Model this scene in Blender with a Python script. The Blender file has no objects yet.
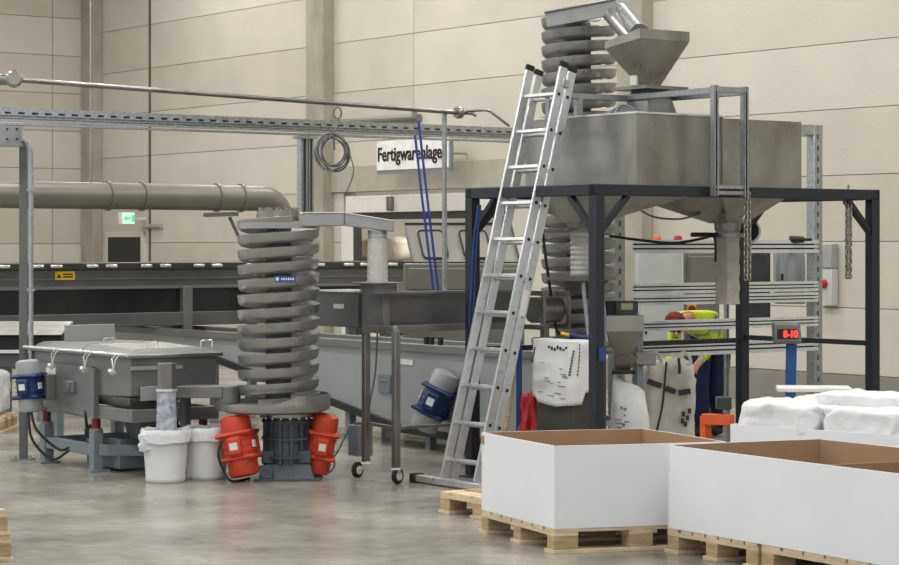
import bpy, bmesh, math, random
from mathutils import Vector as V, Matrix, noise

random.seed(7)
S = bpy.context.scene
COL = S.collection
# ------------------------------------------------------------------ camera
F, CX, HY, H = 2200.0, 450.0, 245.0, 1.78
cam_d = bpy.data.cameras.new('camera'); cam = bpy.data.objects.new('camera', cam_d); COL.objects.link(cam)
cam.location = (0, 0, H); cam.rotation_euler = (math.pi/2, 0, 0)
cam_d.sensor_width = 36; cam_d.sensor_fit = 'HORIZONTAL'; cam_d.lens = F/899*36
cam_d.shift_y = -(282.5-HY)/899; cam_d.clip_end = 200
S.camera = cam
# ------------------------------------------------------------------ light
S.view_settings.view_transform = 'Standard'; S.view_settings.look = 'None'
S.view_settings.exposure = 0.2; S.view_settings.gamma = 1.0; S.view_settings.use_curve_mapping = False
W = bpy.data.worlds.new('world'); S.world = W; W.use_nodes = True
W.node_tree.nodes['Background'].inputs[0].default_value = (0.90, 0.95, 1.0, 1)
W.node_tree.nodes['Background'].inputs[1].default_value = 0.82
LAMP_W = 114.0

# ------------------------------------------------------------------ coordinates
eN = V((1630, 0, 0)); eN = V((0.8035, 0.5953, 0)).normalized()   # across the hall, away to the right
eW = V((-eN.y, eN.x, 0))                                         # along the long wall, away to the left
Z = V((0, 0, 1)); X = V((1, 0, 0)); Y = V((0, 1, 0))
def P(px, py, d): return V(((px-CX)/F*d, d, H-(py-HY)/F*d))
def G(px, py, z=0.0): return P(px, py, (H-z)*F/(py-HY))
def D(px, d, z=0.0): return V(((px-CX)/F*d, d, z))
def zat(py, d): return H-(py-HY)/F*d
def on_line(px, o, dr):
    k = (px-CX)/F
    return (k*o.y-o.x)/(dr.x-k*dr.y)

# ------------------------------------------------------------------ materials
def lin(h):
    h = h.lstrip('#'); o = []
    for i in (0, 2, 4):
        c = int(h[i:i+2], 16)/255
        o.append(c/12.92 if c <= .04045 else ((c+.055)/1.055)**2.4)
    return (*o, 1)
MATS = {}
def mat(name, col, rough=.5, metal=0.0, var=.08, scale=6.0, bump=0.0, bscale=60.0, stretch=(1,1,1), emit=0, rvar=.1, alpha=1, trans=0, col2=None, spec=.5):
    m = bpy.data.materials.new(name); m.use_nodes = True
    nt = m.node_tree; b = nt.nodes['Principled BSDF']
    c = lin(col)
    tc = nt.nodes.new('ShaderNodeTexCoord'); mp = nt.nodes.new('ShaderNodeMapping')
    mp.inputs['Scale'].default_value = stretch
    geo = nt.nodes.new('ShaderNodeNewGeometry')
    nt.links.new(geo.outputs['Position'], mp.inputs[0])
    n = nt.nodes.new('ShaderNodeTexNoise'); n.inputs['Scale'].default_value = scale; n.inputs['Detail'].default_value = 5
    nt.links.new(mp.outputs[0], n.inputs['Vector'])
    rp = nt.nodes.new('ShaderNodeValToRGB')
    rp.color_ramp.elements[0].position = .3; rp.color_ramp.elements[1].position = .7
    d = lin(col2) if col2 else tuple(x*(1-2*var) for x in c[:3])+(1,)
    rp.color_ramp.elements[0].color = d
    rp.color_ramp.elements[1].color = tuple(min(1, x*(1+var)) for x in c[:3])+(1,)
    nt.links.new(n.outputs[0], rp.inputs[0]); nt.links.new(rp.outputs[0], b.inputs['Base Color'])
    mr = nt.nodes.new('ShaderNodeMapRange'); mr.inputs[3].default_value = max(.02, rough-rvar); mr.inputs[4].default_value = min(1, rough+rvar)
    nt.links.new(n.outputs[0], mr.inputs[0]); nt.links.new(mr.outputs[0], b.inputs['Roughness'])
    b.inputs['Metallic'].default_value = metal
    b.inputs['Specular IOR Level'].default_value = spec
    if bump:
        n2 = nt.nodes.new('ShaderNodeTexNoise'); n2.inputs['Scale'].default_value = bscale; n2.inputs['Detail'].default_value = 3
        nt.links.new(mp.outputs[0], n2.inputs['Vector'])
        bp = nt.nodes.new('ShaderNodeBump'); bp.inputs['Strength'].default_value = bump; bp.inputs['Distance'].default_value = .02
        nt.links.new(n2.outputs[0], bp.inputs['Height']); nt.links.new(bp.outputs[0], b.inputs['Normal'])
    if emit:
        b.inputs['Emission Color'].default_value = c; b.inputs['Emission Strength'].default_value = emit
    if trans: b.inputs['Transmission Weight'].default_value = trans
    if alpha < 1: b.inputs['Alpha'].default_value = alpha
    MATS[name] = m
    return m
mat('wall', '#c5bfb2', .85, var=.035, scale=1.3, bump=.12, bscale=25)
mat('wall2', '#c9c4b8', .85, var=.03, scale=1.1, bump=.12, bscale=25)
mat('wall3', '#c0baac', .85, var=.04, scale=1.6, bump=.12, bscale=25)
mat('joint', '#a8a090', .9)
mat('plinth', '#8b8881', .85, var=.05, scale=3, bump=.1)
mat('concrete', '#a39d8e', .8, var=.1, scale=4, bump=.2, bscale=30, stretch=(1, 1, .5))
mat('lintel', '#a9a496', .85, var=.05)
mat('ceil', '#d8d6d0', .9, var=.02)
mat('white_paint', '#dcd9d0', .5, var=.03)
mat('door_dark', '#1c1f24', .45, var=.1)
mat('machine', '#7f7f7d', .4, .4, var=.07, scale=5, stretch=(1, 1, 3), rvar=.08)
mat('machine_d', '#626261', .42, .35, var=.08, scale=5)
mat('spiral', '#a6a5a3', .3, .65, var=.06, scale=8, rvar=.08)
mat('steel', '#a7a49d', .31, .75, var=.06, scale=2.6, rvar=.14, stretch=(1.6, 1.6, .9), bump=.03, bscale=6, col2='#8a867e')
mat('steel_d', '#8d8b86', .34, .85, var=.1, scale=6, rvar=.1)
mat('galv', '#b5b8b9', .34, .85, var=.12, scale=40, rvar=.1)
mat('galv_post', '#abafb0', .42, .75, var=.12, scale=35, rvar=.1)
mat('alu', '#d3d5d6', .3, .75, var=.05, scale=20, rvar=.08)
mat('frame_blue', '#22282f', .5, .05, var=.06, scale=10)
mat('black', '#15161a', .5, var=.1)
mat('rubber', '#1d1d1e', .75, var=.1)
mat('glass_dark', '#26282a', .12, .0, var=.1)
mat('gray_panel', '#a7aaab', .42, .35, var=.04, scale=3)
mat('gray_frame', '#7e878d', .5, .1, var=.06, scale=8)
mat('gray_cap', '#9ea3a4', .5, .1, var=.05)
mat('duct', '#7d7a71', .38, .3, var=.05, scale=3)
mat('orange_red', '#d2452a', .42, var=.08, scale=12)
mat('red', '#b8201f', .45, var=.1, scale=15)
mat('dark_red', '#7c1622', .5, var=.1)
mat('blue', '#1b3264', .4, var=.12, scale=15)
mat('strap_blue', '#26398e', .6, var=.1)
mat('post_blue', '#1e4f94', .45, var=.08)
mat('motor_grey', '#525a61', .5, .1, var=.15, scale=25)
mat('bucket', '#dcdedd', .4, var=.03, scale=9, spec=.5)
mat('film', '#e6e9ea', .18, var=.04, scale=20, bump=.25, bscale=30)
mat('sleeve', '#d6d5cf', .25, var=.05, scale=25, bump=.15, bscale=40, alpha=.8)
mat('sleeve_marked', '#c3c6c8', .3, var=.1, scale=22, bump=.2, bscale=40, col2='#868ca4')
mat('canvas', '#b5b0a4', .8, var=.08, scale=12, bump=.2)
mat('sack', '#e6e7e7', .45, var=.03, scale=9, bump=.3, bscale=18)
mat('bigbag', '#dcd8ce', .75, var=.06, scale=8, bump=.3, bscale=20)
mat('goldsack', '#cfc3a6', .35, var=.2, scale=7, bump=.5, bscale=14, col2='#f0ece2')
mat('print', '#3b3c3f', .6, var=.1)
mat('print_faint', '#8d9194', .6, var=.15)
mat('carton', '#f0f1f5', .55, var=.012, scale=3)
mat('kraft', '#a98a6c', .8, var=.05, scale=5)
mat('wood', '#dcc8a6', .75, var=.13, scale=7, stretch=(1, 1, 6), bump=.15, bscale=30)
mat('wood_d', '#bda27c', .8, var=.15, scale=7, stretch=(1, 1, 5), bump=.2, bscale=30)
mat('yellow', '#e2b71f', .5)
mat('orange', '#dd5a22', .45, var=.06)
mat('hivis', '#d3e62a', .65, var=.08, scale=9, bump=.3, bscale=14)
mat('reflective', '#9fa3a2', .45, .3)
mat('navy', '#1c2750', .8, var=.14, scale=9, bump=.4, bscale=12)
mat('skin', '#c08a6c', .6, var=.05)
mat('cap_red', '#7d2620', .8, var=.2, scale=40, bump=.4, bscale=60)
mat('boot', '#26221f', .6)
mat('cabinet', '#c5c7c6', .45, .1, var=.03)
mat('dark_panel', '#3d3e3f', .4, .2)
mat('bin', '#4b4946', .5, .15, var=.06)
mat('beacon_orange', '#d8641e', .3); mat('beacon_red', '#b3202b', .3)
mat('lcd', '#93a06c', .25)
mat('led', '#ff3226', .4, emit=3.0)
mat('exit_green', '#bff5d4', .4, emit=.55)
mat('exit_mark', '#7fcf9f', .4, emit=.4)
mat('lamp_face', '#ffffff', .5, emit=6)
mat('cable', '#6d6f70', .55); mat('cable_dark', '#232323', .6)
mat('chain', '#9b978c', .4, .8, var=.15, scale=40)
mat('white_plate', '#eceae6', .5)
mat('hose_blue', '#234379', .5)
mat('post_grey', '#6d6f6f', .5, .15, var=.06)
mat('lid_grey', '#8f8c84', .45, .2, var=.05)
mat('seam_dark', '#6a6055', .9)
mat('railsilver', '#dcdfe1', .3, .4, var=.05, scale=30, rvar=.06)
mat('bright', '#e6e6e2', .22, .55, var=.05)
# polished concrete floor
def floor_mat():
    m = mat('floor', '#a8a49a', .3, var=.1)
    nt = m.node_tree; b = nt.nodes['Principled BSDF']
    for n in list(nt.nodes):
        if n.bl_idname not in ('ShaderNodeBsdfPrincipled', 'ShaderNodeOutputMaterial'): nt.nodes.remove(n)
    geo = nt.nodes.new('ShaderNodeNewGeometry')
    n1 = nt.nodes.new('ShaderNodeTexNoise'); n1.inputs['Scale'].default_value = 1.1; n1.inputs['Detail'].default_value = 7; n1.inputs['Roughness'].default_value = .62
    n2 = nt.nodes.new('ShaderNodeTexNoise'); n2.inputs['Scale'].default_value = 9; n2.inputs['Detail'].default_value = 6
    nt.links.new(geo.outputs['Position'], n1.inputs['Vector']); nt.links.new(geo.outputs['Position'], n2.inputs['Vector'])
    r1 = nt.nodes.new('ShaderNodeValToRGB'); r1.color_ramp.elements[0].position = .34; r1.color_ramp.elements[1].position = .66
    r1.color_ramp.elements[0].color = lin('#7f7c74'); r1.color_ramp.elements[1].color = lin('#a3a096')
    mx = nt.nodes.new('ShaderNodeMix'); mx.data_type = 'RGBA'; mx.blend_type = 'OVERLAY'; mx.inputs[0].default_value = .32
    nt.links.new(n1.outputs[0], r1.inputs[0]); nt.links.new(r1.outputs[0], mx.inputs[6]); nt.links.new(n2.outputs[0], mx.inputs[7])
    nt.links.new(mx.outputs[2], b.inputs['Base Color'])
    mr = nt.nodes.new('ShaderNodeMapRange'); mr.inputs[3].default_value = .12; mr.inputs[4].default_value = .36
    nt.links.new(n1.outputs[0], mr.inputs[0]); nt.links.new(mr.outputs[0], b.inputs['Roughness'])
    bp = nt.nodes.new('ShaderNodeBump'); bp.inputs['Strength'].default_value = .05; bp.inputs['Distance'].default_value = .02
    nt.links.new(n2.outputs[0], bp.inputs['Height']); nt.links.new(bp.outputs[0], b.inputs['Normal'])
floor_mat()

# ------------------------------------------------------------------ mesh helpers
ORG = {}
class MB:
    def __init__(s): s.v = []; s.f = []; s.mi = []
    def add(s, vs, fs, mi=0):
        o = len(s.v); s.v += [V(p) for p in vs]
        for f in fs: s.f.append([o+i for i in f]); s.mi.append(mi)
        return s
    def box(s, o, a, b, c, mi=0):
        o, a, b, c = V(o), V(a), V(b), V(c)
        if a.cross(b).dot(c) < 0: a, b = b, a
        vs = [o, o+a, o+a+b, o+b, o+c, o+a+c, o+a+b+c, o+b+c]
        return s.add(vs, [(3,2,1,0), (4,5,6,7), (0,1,5,4), (1,2,6,5), (2,3,7,6), (3,0,4,7)], mi)
    def cbox(s, c, a, b, d, mi=0):
        a, b, d = V(a), V(b), V(d)
        return s.box(V(c)-a/2-b/2-d/2, a, b, d, mi)
    def hexa(s, q0, q1, mi=0):          # two quads, bottom and top
        n = len(q0)
        fs = [tuple(range(n-1, -1, -1)), tuple(range(n, 2*n))]+[(i, (i+1) % n, n+(i+1) % n, n+i) for i in range(n)]
        return s.add(list(q0)+list(q1), fs, mi)
    def prism(s, poly, vec, mi=0):
        vec = V(vec); poly = [V(p) for p in poly]
        return s.hexa(poly, [p+vec for p in poly], mi)
    def bar(s, p0, p1, w, h, up=Z, mi=0):
        p0, p1 = V(p0), V(p1); d = (p1-p0)
        sd = d.cross(up)
        if sd.length < 1e-5: sd = d.cross(X)
        sd.normalize(); u = sd.cross(d).normalized()
        return s.box(p0-sd*w/2-u*h/2, d, sd*w, u*h, mi)
    def ring(s, c, d, r, n, ref=None):
        d = V(d).normalized(); a = ref or (Z if abs(d.z) < .9 else X)
        a = (a-d*a.dot(d)).normalized(); b = d.cross(a)
        return [V(c)+a*r*math.cos(2*math.pi*i/n)+b*r*math.sin(2*math.pi*i/n) for i in range(n)]
    def cyl(s, p0, p1, r0, r1=None, n=20, mi=0):
        p0, p1 = V(p0), V(p1); r1 = r0 if r1 is None else r1
        a = s.ring(p0, p1-p0, r0, n); b = s.ring(p1, p1-p0, r1, n)
        return s.hexa(a, b, mi)
    def tube(s, pts, r, n=8, closed=False, mi=0):
        pts = [V(p) for p in pts]; m = len(pts); rings = []; ref = None
        for i, p in enumerate(pts):
            if closed: d = pts[(i+1) % m]-pts[i-1]
            else: d = pts[min(i+1, m-1)]-pts[max(i-1, 0)]
            d.normalize()
            if ref is None: ref = Z if abs(d.z) < .9 else X
            ref = (ref-d*ref.dot(d)).normalized()
            rings.append(s.ring(p, d, r if not callable(r) else r(i/(m-1)), n, ref))
        o = len(s.v); vs = [q for k in rings for q in k]; fs = []
        for i in range(m if closed else m-1):
            for j in range(n):
                a = i*n+j; b = i*n+(j+1) % n; c = ((i+1) % m)*n+(j+1) % n; e = ((i+1) % m)*n+j
                fs.append((a, b, c, e))
        if not closed: fs += [tuple(range(n-1, -1, -1)), tuple(range((m-1)*n, m*n))]
        return s.add(vs, fs, mi)
    def lathe(s, c, prof, n=32, axis=Z, mi=0):
        c = V(c); vs = []; fs = []; m = len(prof)
        for r, z in prof: vs += s.ring(c+V(axis).normalized()*z, axis, max(r, 1e-4), n)
        for i in range(m-1):
            for j in range(n): fs.append((i*n+j, i*n+(j+1) % n, (i+1)*n+(j+1) % n, (i+1)*n+j))
        return s.add(vs, fs, mi)
    def torus(s, c, axis, R, r, n=20, k=8, mi=0): return s.tube(s.ring(c, axis, R, n), r, k, True, mi)
    def soft(s, c, ax, ay, az, k=10, e=.35, amp=.012, fq=5, seed=0, crease=0):
        # a stuffed bag: a subdivided cuboid rounded into a cushion with noise wrinkles; ax.. are half-axes
        c, ax, ay, az = V(c), V(ax), V(ay), V(az)
        idx = {}; vs = []; fs = []
        def vid(i, j, l):
            if (i, j, l) in idx: return idx[(i, j, l)]
            p = V((i, j, l))/k*2-V((1, 1, 1))
            q = V([math.copysign(abs(t)**1.0, t) for t in p])
            m = max(abs(t) for t in q); ln = (abs(q.x)**(2/e)+abs(q.y)**(2/e)+abs(q.z)**(2/e))**(e/2)
            q = q*(m/ln) if ln > 0 else q
            w = c+ax*q.x+ay*q.y+az*q.z
            nn = (ax*q.x/ax.length_squared**.5+ay*q.y/ay.length+az*q.z/az.length).normalized()
            w += nn*amp*(noise.noise(w*fq+V((seed*3.1, seed, 0)))+.6*noise.noise(w*fq*2.7+V((0, seed*2.3, 5))))*1.5
            if crease:
                r1 = 1-abs(noise.noise(w*3.1+V((seed*1.7, 2.2, seed))))*3.2; r2 = 1-abs(noise.noise(w*5.3+V((seed, seed*.6, 7))))*3.6
                w += nn*crease*(max(0, r1)-.6*max(0, r2)-.15)
            idx[(i, j, l)] = len(vs); vs.append(w); return idx[(i, j, l)]
        for a in range(k):
            for b in range(k):
                fs += [(vid(a,b,0), vid(a,b+1,0), vid(a+1,b+1,0), vid(a+1,b,0)), (vid(a,b,k), vid(a+1,b,k), vid(a+1,b+1,k), vid(a,b+1,k)),
                       (vid(a,0,b), vid(a+1,0,b), vid(a+1,0,b+1), vid(a,0,b+1)), (vid(a,k,b), vid(a,k,b+1), vid(a+1,k,b+1), vid(a+1,k,b)),
                       (vid(0,a,b), vid(0,a,b+1), vid(0,a+1,b+1), vid(0,a+1,b)), (vid(k,a,b), vid(k,a+1,b), vid(k,a+1,b+1), vid(k,a,b+1))]
        return s.add(vs, fs)
    def build(s, name, m, parent=None, smooth=35, bev=0, label=None, sol=0, sub=0):
        me = bpy.data.meshes.new(name)
        if parent is not None: o = ORG[parent.name]
        else:
            xs = [p.x for p in s.v]; ys = [p.y for p in s.v]; zs = [p.z for p in s.v]
            o = V(((min(xs)+max(xs))/2, (min(ys)+max(ys))/2, min(zs)))
        me.from_pydata([p-o for p in s.v], [], s.f)
        for k in (m if isinstance(m, (list, tuple)) else [m]): me.materials.append(MATS[k])
        if any(s.mi): me.polygons.foreach_set('material_index', s.mi)
        bm = bmesh.new(); bm.from_mesh(me); bmesh.ops.recalc_face_normals(bm, faces=bm.faces); bm.to_mesh(me); bm.free()
        if smooth:
            me.shade_smooth(); me.set_sharp_from_angle(angle=math.radians(smooth))
        ob = bpy.data.objects.new(name, me); COL.objects.link(ob)
        if parent is not None: ob.parent = parent; ORG[ob.name] = o
        else: ob.location = o; ORG[ob.name] = o
        if sol:
            md = ob.modifiers.new('solid', 'SOLIDIFY'); md.thickness = sol; md.offset = 0
        if sub:
            md = ob.modifiers.new('sub', 'SUBSURF'); md.levels = sub; md.render_levels = sub
        if bev:
            md = ob.modifiers.new('bevel', 'BEVEL'); md.width = bev; md.segments = 2; md.limit_method = 'ANGLE'; md.angle_limit = math.radians(40)
        if label: ob['label'] = label
        return ob
def thing(name, label, cat, loc, group=None):
    o = bpy.data.objects.new(name, None); COL.objects.link(o); o.location = V(loc); o.empty_display_size = .1
    o['label'] = label; o['category'] = cat
    if group: o['group'] = group
    ORG[o.name] = V(loc); return o
def tag(o, label, cat, group=None, kind=None):
    o['label'] = label; o['category'] = cat
    if group: o['group'] = group
    if kind: o['kind'] = kind
    return o
def struct(o, label, cat):
    o['kind'] = 'structure'; o['label'] = label; o['category'] = cat; return o
def curve(pts, n=8):                    # Catmull-Rom through points
    pts = [V(p) for p in pts]; out = []
    q = [pts[0]*2-pts[1]]+pts+[pts[-1]*2-pts[-2]]
    for i in range(1, len(q)-2):
        for k in range(n):
            t = k/n; a, b, c, d = q[i-1], q[i], q[i+1], q[i+2]
            out.append(.5*((2*b)+(c-a)*t+(2*a-5*b+4*c-d)*t*t+(3*b-a-3*c+d)*t**3))
    return out+[pts[-1]]
def text_mb(body, size, o, ax, ay, bold=0.0, depth=.004, width=None):
    cu = bpy.data.curves.new('t', 'FONT'); cu.body = body; cu.size = size; cu.offset = bold; cu.extrude = depth; cu.resolution_u = 3
    ob = bpy.data.objects.new('t', cu); COL.objects.link(ob)
    dg = bpy.context.evaluated_depsgraph_get(); me = bpy.data.meshes.new_from_object(ob.evaluated_get(dg))
    bpy.data.objects.remove(ob); bpy.data.curves.remove(cu)
    ax, ay, o = V(ax).normalized(), V(ay).normalized(), V(o); az = ax.cross(ay)
    kx = 1.0
    if width: xs = [v.co.x for v in me.vertices]; kx = width/(max(xs)-min(xs))
    m = MB(); m.add([o+ax*v.co.x*kx+ay*v.co.y+az*v.co.z for v in me.vertices], [tuple(p.vertices) for p in me.polygons])
    bpy.data.meshes.remove(me); return m

# =================================================================== THE HALL
W0 = D(880, 23.65)
def WP(t, z=0, out=0): return W0+eW*t-eN*out+Z*z       # a point on the long wall; out = towards the hall
struct(MB().box((-22, -6, -.12), (46, 0, 0), (0, 56, 0), (0, 0, .12)).build('floor', 'floor', smooth=0), 'polished grey concrete floor with mottled stains', 'floor')
T1 = 18.3; TOP = 8.0
GATE0, GATE1, GZ = 6.4, 10.35, 2.545
m = MB()
m.box(WP(-14, 0, -.014), eW*(GATE0+14), eN*.2, Z*TOP).box(WP(GATE1, 0, -.014), eW*(T1+.3-GATE1), eN*.2, Z*TOP).box(WP(GATE0, GZ, -.014), eW*(GATE1-GATE0), eN*.2, Z*(TOP-GZ))
wall_r = struct(m.build('wall_right', 'joint', smooth=0), 'long beige wall of horizontal precast concrete panels', 'wall')
rows = [.368]
while rows[-1] < TOP: rows.append(rows[-1]+.7256)
segs = [-14, -3.3, 3.86, 8.6, 10.84, 16.16, T1]
for r in range(len(rows)-1):
    for i in range(len(segs)-1):
        a, b = segs[i], segs[i+1]; g0 = .006; g1 = .03 if b == 16.16 else .006
        z0, z1 = rows[r]+.005, min(rows[r+1], TOP)-.005
        pieces = [(a, b)]
        if rows[r+1] < GZ+.05:
            pieces = []
            if a < GATE0: pieces.append((a, min(b, GATE0)))
            if b > GATE1: pieces.append((max(a, GATE1), b))
        for (p, q) in pieces:
            if q-p < .1: continue
            MB().box(WP(p+g0, z0), eW*(q-p-g0-g1), eN*.0135, Z*(z1-z0)).build('wall_panel', ['wall', 'wall2', 'wall', 'wall3'][(r*3+i*5) % 4], wall_r, smooth=0)
struct(MB().box(WP(16.1, .35, .012), eW*.07, eN*.06, Z*(TOP-.35)).build('trim_1', 'seam_dark', smooth=0), 'dark vertical expansion joint between wall panels', 'joint')
m = MB().box(WP(-14, 0, .03), eW*(GATE0+14), eN*.08, Z*.345).box(WP(GATE1, 0, .03), eW*(T1-GATE1), eN*.08, Z*.345)
struct(m.build('baseboard_right', 'plinth', smooth=0), 'grey concrete plinth along the foot of the long wall', 'plinth')
C0 = WP(T1)
m = MB().box(C0+eW*.0, -eN*16, eW*.25, Z*TOP)
wall_l = struct(m.build('wall_left', 'joint', smooth=0), 'beige panelled end wall meeting the long wall', 'wall')
lr = [.0, .5]
while lr[-1] < TOP: lr.append(lr[-1]+.65)
for r in range(len(lr)-1):
    for (a, b) in ((0.0, .72), (.72, 6.5), (6.5, 16)):
        MB().box(C0-eN*(a+.012)+Z*(lr[r]+.006), -eN*(b-a-.02), -eW*.014, Z*(min(lr[r+1], TOP)-lr[r]-.012)).build('wall_panel', ['wall3', 'wall', 'wall2'][(r+int(b)) % 3], wall_l, smooth=0)
for t in (-3.32, 3.86, 10.84, 18.04):
    w = .46
    m = MB().box(WP(t-w/2, 0, .19), eW*w, eN*.19, Z*TOP)
    nm = {-3.32: 'square concrete column on the long wall beyond the hopper platform, next to bare panels', 3.86: 'concrete column rising behind the steel feed funnel', 10.84: 'concrete column beside the coiled cable and the warehouse gate', 18.04: 'concrete column in the corner where the two walls meet'}[t]
    tag(m.build('concrete_column', 'concrete', smooth=0, bev=.012), nm, 'column', 'columns of the hall')
struct(MB().box((-22, -6, TOP), (46, 0, 0), (0, 56, 0), (0, 0, .15)).build('ceiling', 'ceil', smooth=0), 'pale hall ceiling', 'ceiling')
# lamps of the hall
for i, w in enumerate((2.2, 7.0, 11.8, 16.6)):
    for j, t in enumerate((-9, -3.5, 2, 7.5, 13)):
        c = WP(t, 7.55, w)
        if c.y < -4: continue
        th = thing('ceiling_lamp', 'long white strip lamp hanging under the hall ceiling', 'lamp', c, 'strip lamps under the ceiling')
        MB().cbox(c+Z*.06, eN*.34, eW*2.6, Z*.1).build('lamp_housing', 'white_paint', th, bev=.01)
        MB().cbox(c+Z*.0, eN*.28, eW*2.5, Z*.02).build('diffuser', 'lamp_face', th)
        for k in (-1, 1): MB().cyl(c+eW*k+Z*.1, c+eW*k+Z*.45, .01).build('hanger', 'galv', th)
        ld = bpy.data.lights.new('lamp_light', 'AREA'); ld.shape = 'RECTANGLE'; ld.size = 2.4; ld.size_y = .28; ld.energy = LAMP_W; ld.color = (1, .985, .955)
        lo = bpy.data.objects.new('lamp_light', ld); COL.objects.link(lo); lo.parent = th; lo.location = (0, 0, -.02)
        lo.rotation_euler = (0, 0, math.atan2(eW.y, eW.x))

# warehouse gate in the long wall
gt = thing('door_1', 'warehouse gate with grey lintel, white header box and dark frame', 'gate', WP(8.5)); gt['kind'] = 'structure'
MB().box(WP(5.9, GZ+.0, .05), eW*5.0, eN*.09, Z*.37).build('lintel', 'lintel', gt, bev=.005)
MB().box(WP(6.5, 2.24, .10), eW*3.65, eN*.16, Z*.24).build('header_box', 'white_paint', gt, bev=.01)
m = MB().box(WP(6.5, 2.14, .05), eW*3.6, eN*.1, Z*.1).box(WP(9.95, 0, .05), eW*.1, eN*.1, Z*2.2).box(WP(6.5, 0, .05), eW*.1, eN*.1, Z*2.2)
m.build('gate_frame', 'dark_panel', gt, bev=.005)
MB().box(WP(10.02, 0, .06), eW*.3, eN*.1, Z*2.2).box(WP(9.55, 0, .02), eW*.14, eN*.1, Z*2.14).build('jamb', 'white_paint', gt, bev=.005)
MB().cbox(WP(8.98, 2.36, .14), eW*.1, eN*.06, Z*.2).build('gate_drive', 'steel_d', gt, bev=.01)
m = MB().box(WP(GATE0-.3, 0, -5.0), eW*5.6, eN*.1, Z*3.4).box(WP(GATE0-.4, 0, -.3), eN*4.8, eW*.1, Z*3.4).box(WP(GATE1+1.2, 0, -.3), eN*4.8, eW*.1, Z*3.4).box(WP(GATE0-.4, 3.4, -.2), eN*5, eW*5.8, Z*.1)
struct(m.build('wall_back', 'wall3', smooth=0), 'plain wall of the store room behind the gate', 'wall')
# pallets of bags in the store
sid = 0
for (t, ow, nm) in ((on_line(398, W0+eN*1.3, eW)+.14, -1.3, 'w'), (on_line(398, W0+eN*1.3, eW)-1.25, -1.6, 'g')):
    for k in range(5):
        for q in range(2):
            sid += 1; c = WP(t-.45+q*.62, .28+.36*k, ow)
            o = MB().soft(c, eW*.30, eN*.45, Z*.172, k=8, amp=.02, fq=4, seed=sid).build('stored_sack', 'goldsack')
            tag(o, ['lowest', 'second', 'third', 'fourth', 'topmost'][k]+' layer cream and gold sack of the stack '+('by the gate jamb' if nm == 'w' else 'behind the open machine lid'), 'sack', 'sacks stacked in the store room')
    pm = thing('storage_pallet', 'wooden pallet under the sack stack '+('by the gate jamb' if nm == 'w' else 'behind the open machine lid'), 'pallet', WP(t-.14, 0, ow), 'store room pallets')
    MB().cbox(WP(t-.14, .10, ow), eW*1.25, eN*.9, Z*.03).build('deck', 'wood_d', pm)
    for b in (-.5, 0, .5): MB().cbox(WP(t-.14+b, .045, ow), eW*.12, eN*.9, Z*.09).build('runner', 'wood_d', pm)

c = WP(8.6, 3.25, -2.2)  # added lamp, out of sight, brightens the sacks in the store room
th = thing('ceiling_lamp', 'added unseen strip lamp brightening the store room behind the gate', 'lamp', c)
MB().cbox(c+Z*.07, eN*.2, eW*1.5, Z*.14).build('lamp_housing', 'white_paint', th)
MB().cbox(c-Z*.005, eN*.18, eW*1.4, Z*.01).build('diffuser', 'lamp_face', th)
ld = bpy.data.lights.new('lamp_light', 'AREA'); ld.shape = 'RECTANGLE'; ld.size = 1.4; ld.size_y = .18; ld.energy = 110
lo = bpy.data.objects.new('lamp_light', ld); COL.objects.link(lo); lo.parent = th; lo.location = (0, 0, -.03); lo.rotation_euler = (0, 0, math.atan2(eW.y, eW.x))
# sign
t1 = on_line(377, W0-eN*.45, eW); t0 = on_line(449, W0-eN*.45, eW)
o = WP(t1, 0, .45); dd = o.y; z1 = zat(142, dd); z0 = z1-.40
sg = thing('hanging_sign', 'white hanging sign with the black word Fertigwarenlager above the gate', 'sign', WP((t0+t1)/2, z0, .4))
MB().box(WP(t0, z0, .45), eW*(t1-t0), eN*.06, Z*.40).build('sign_box', 'white_plate', sg, bev=.006)
MB().box(WP(t0-.015, z0-.05, .44), eW*(t1-t0+.015), eN*.05, Z*.05).box(WP(t0-.03, z0-.05, .44), eW*.03, eN*.05, Z*.43).build('sign_frame', 'gray_frame', sg)
text_mb('Fertigwarenlager', .27, WP(t1-.03, z0+.13, .456), -eW, Z, bold=.004, width=(t1-t0)*.95).build('lettering', 'black', sg, smooth=0)
for t in (t0+.2, t1-.2): MB().cyl(WP(t, z0+.2, .33), WP(t, z0+.2, .0), .015, n=8).build('bracket', 'galv', sg)

# exit sign and dark door far left
tA, tB = on_line(143, W0, eW), on_line(111, W0, eW)
dz = zat(237, WP(tA).y)
dr = thing('door_2', 'dark door leaf in a white frame below the exit sign', 'door', WP((tA+tB)/2, 0)); dr['kind'] = 'structure'
MB().box(WP(tA, 0, .05), eW*(tB-tA), eN*.05, Z*dz).build('door_leaf', 'door_dark', dr)
m = MB().box(WP(tA-.1, 0, .04), eW*.1, eN*.06, Z*(dz+.1)).box(WP(tB, 0, .04), eW*.1, eN*.06, Z*(dz+.1)).box(WP(tA-.1, dz, .045), eW*(tB-tA+.2), eN*.06, Z*.1)
m.build('door_frame', 'wall2', dr)
MB().cyl(WP(tA+.12, 1.05, .1), WP(tA+.3, 1.05, .1), .012, n=8).build('door_handle', 'steel_d', dr)
ts = on_line(127, W0-eN*.35, eW); ez = zat(225, WP(ts, 0, .35).y)
ex = thing('exit_sign', 'lit green and white exit sign on a bracket beside the corner column', 'sign', WP(ts, ez, .35))
c = WP(ts, ez+.11, .35)
MB().cbox(c, eN*.24, eW*.14, Z*.2).build('housing', 'white_plate', ex, bev=.01)
MB().cbox(c-eW*.07, eN*.22, eW*.012, Z*.18).build('lit_face', 'exit_green', ex)
q = c-eW*.077
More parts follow.
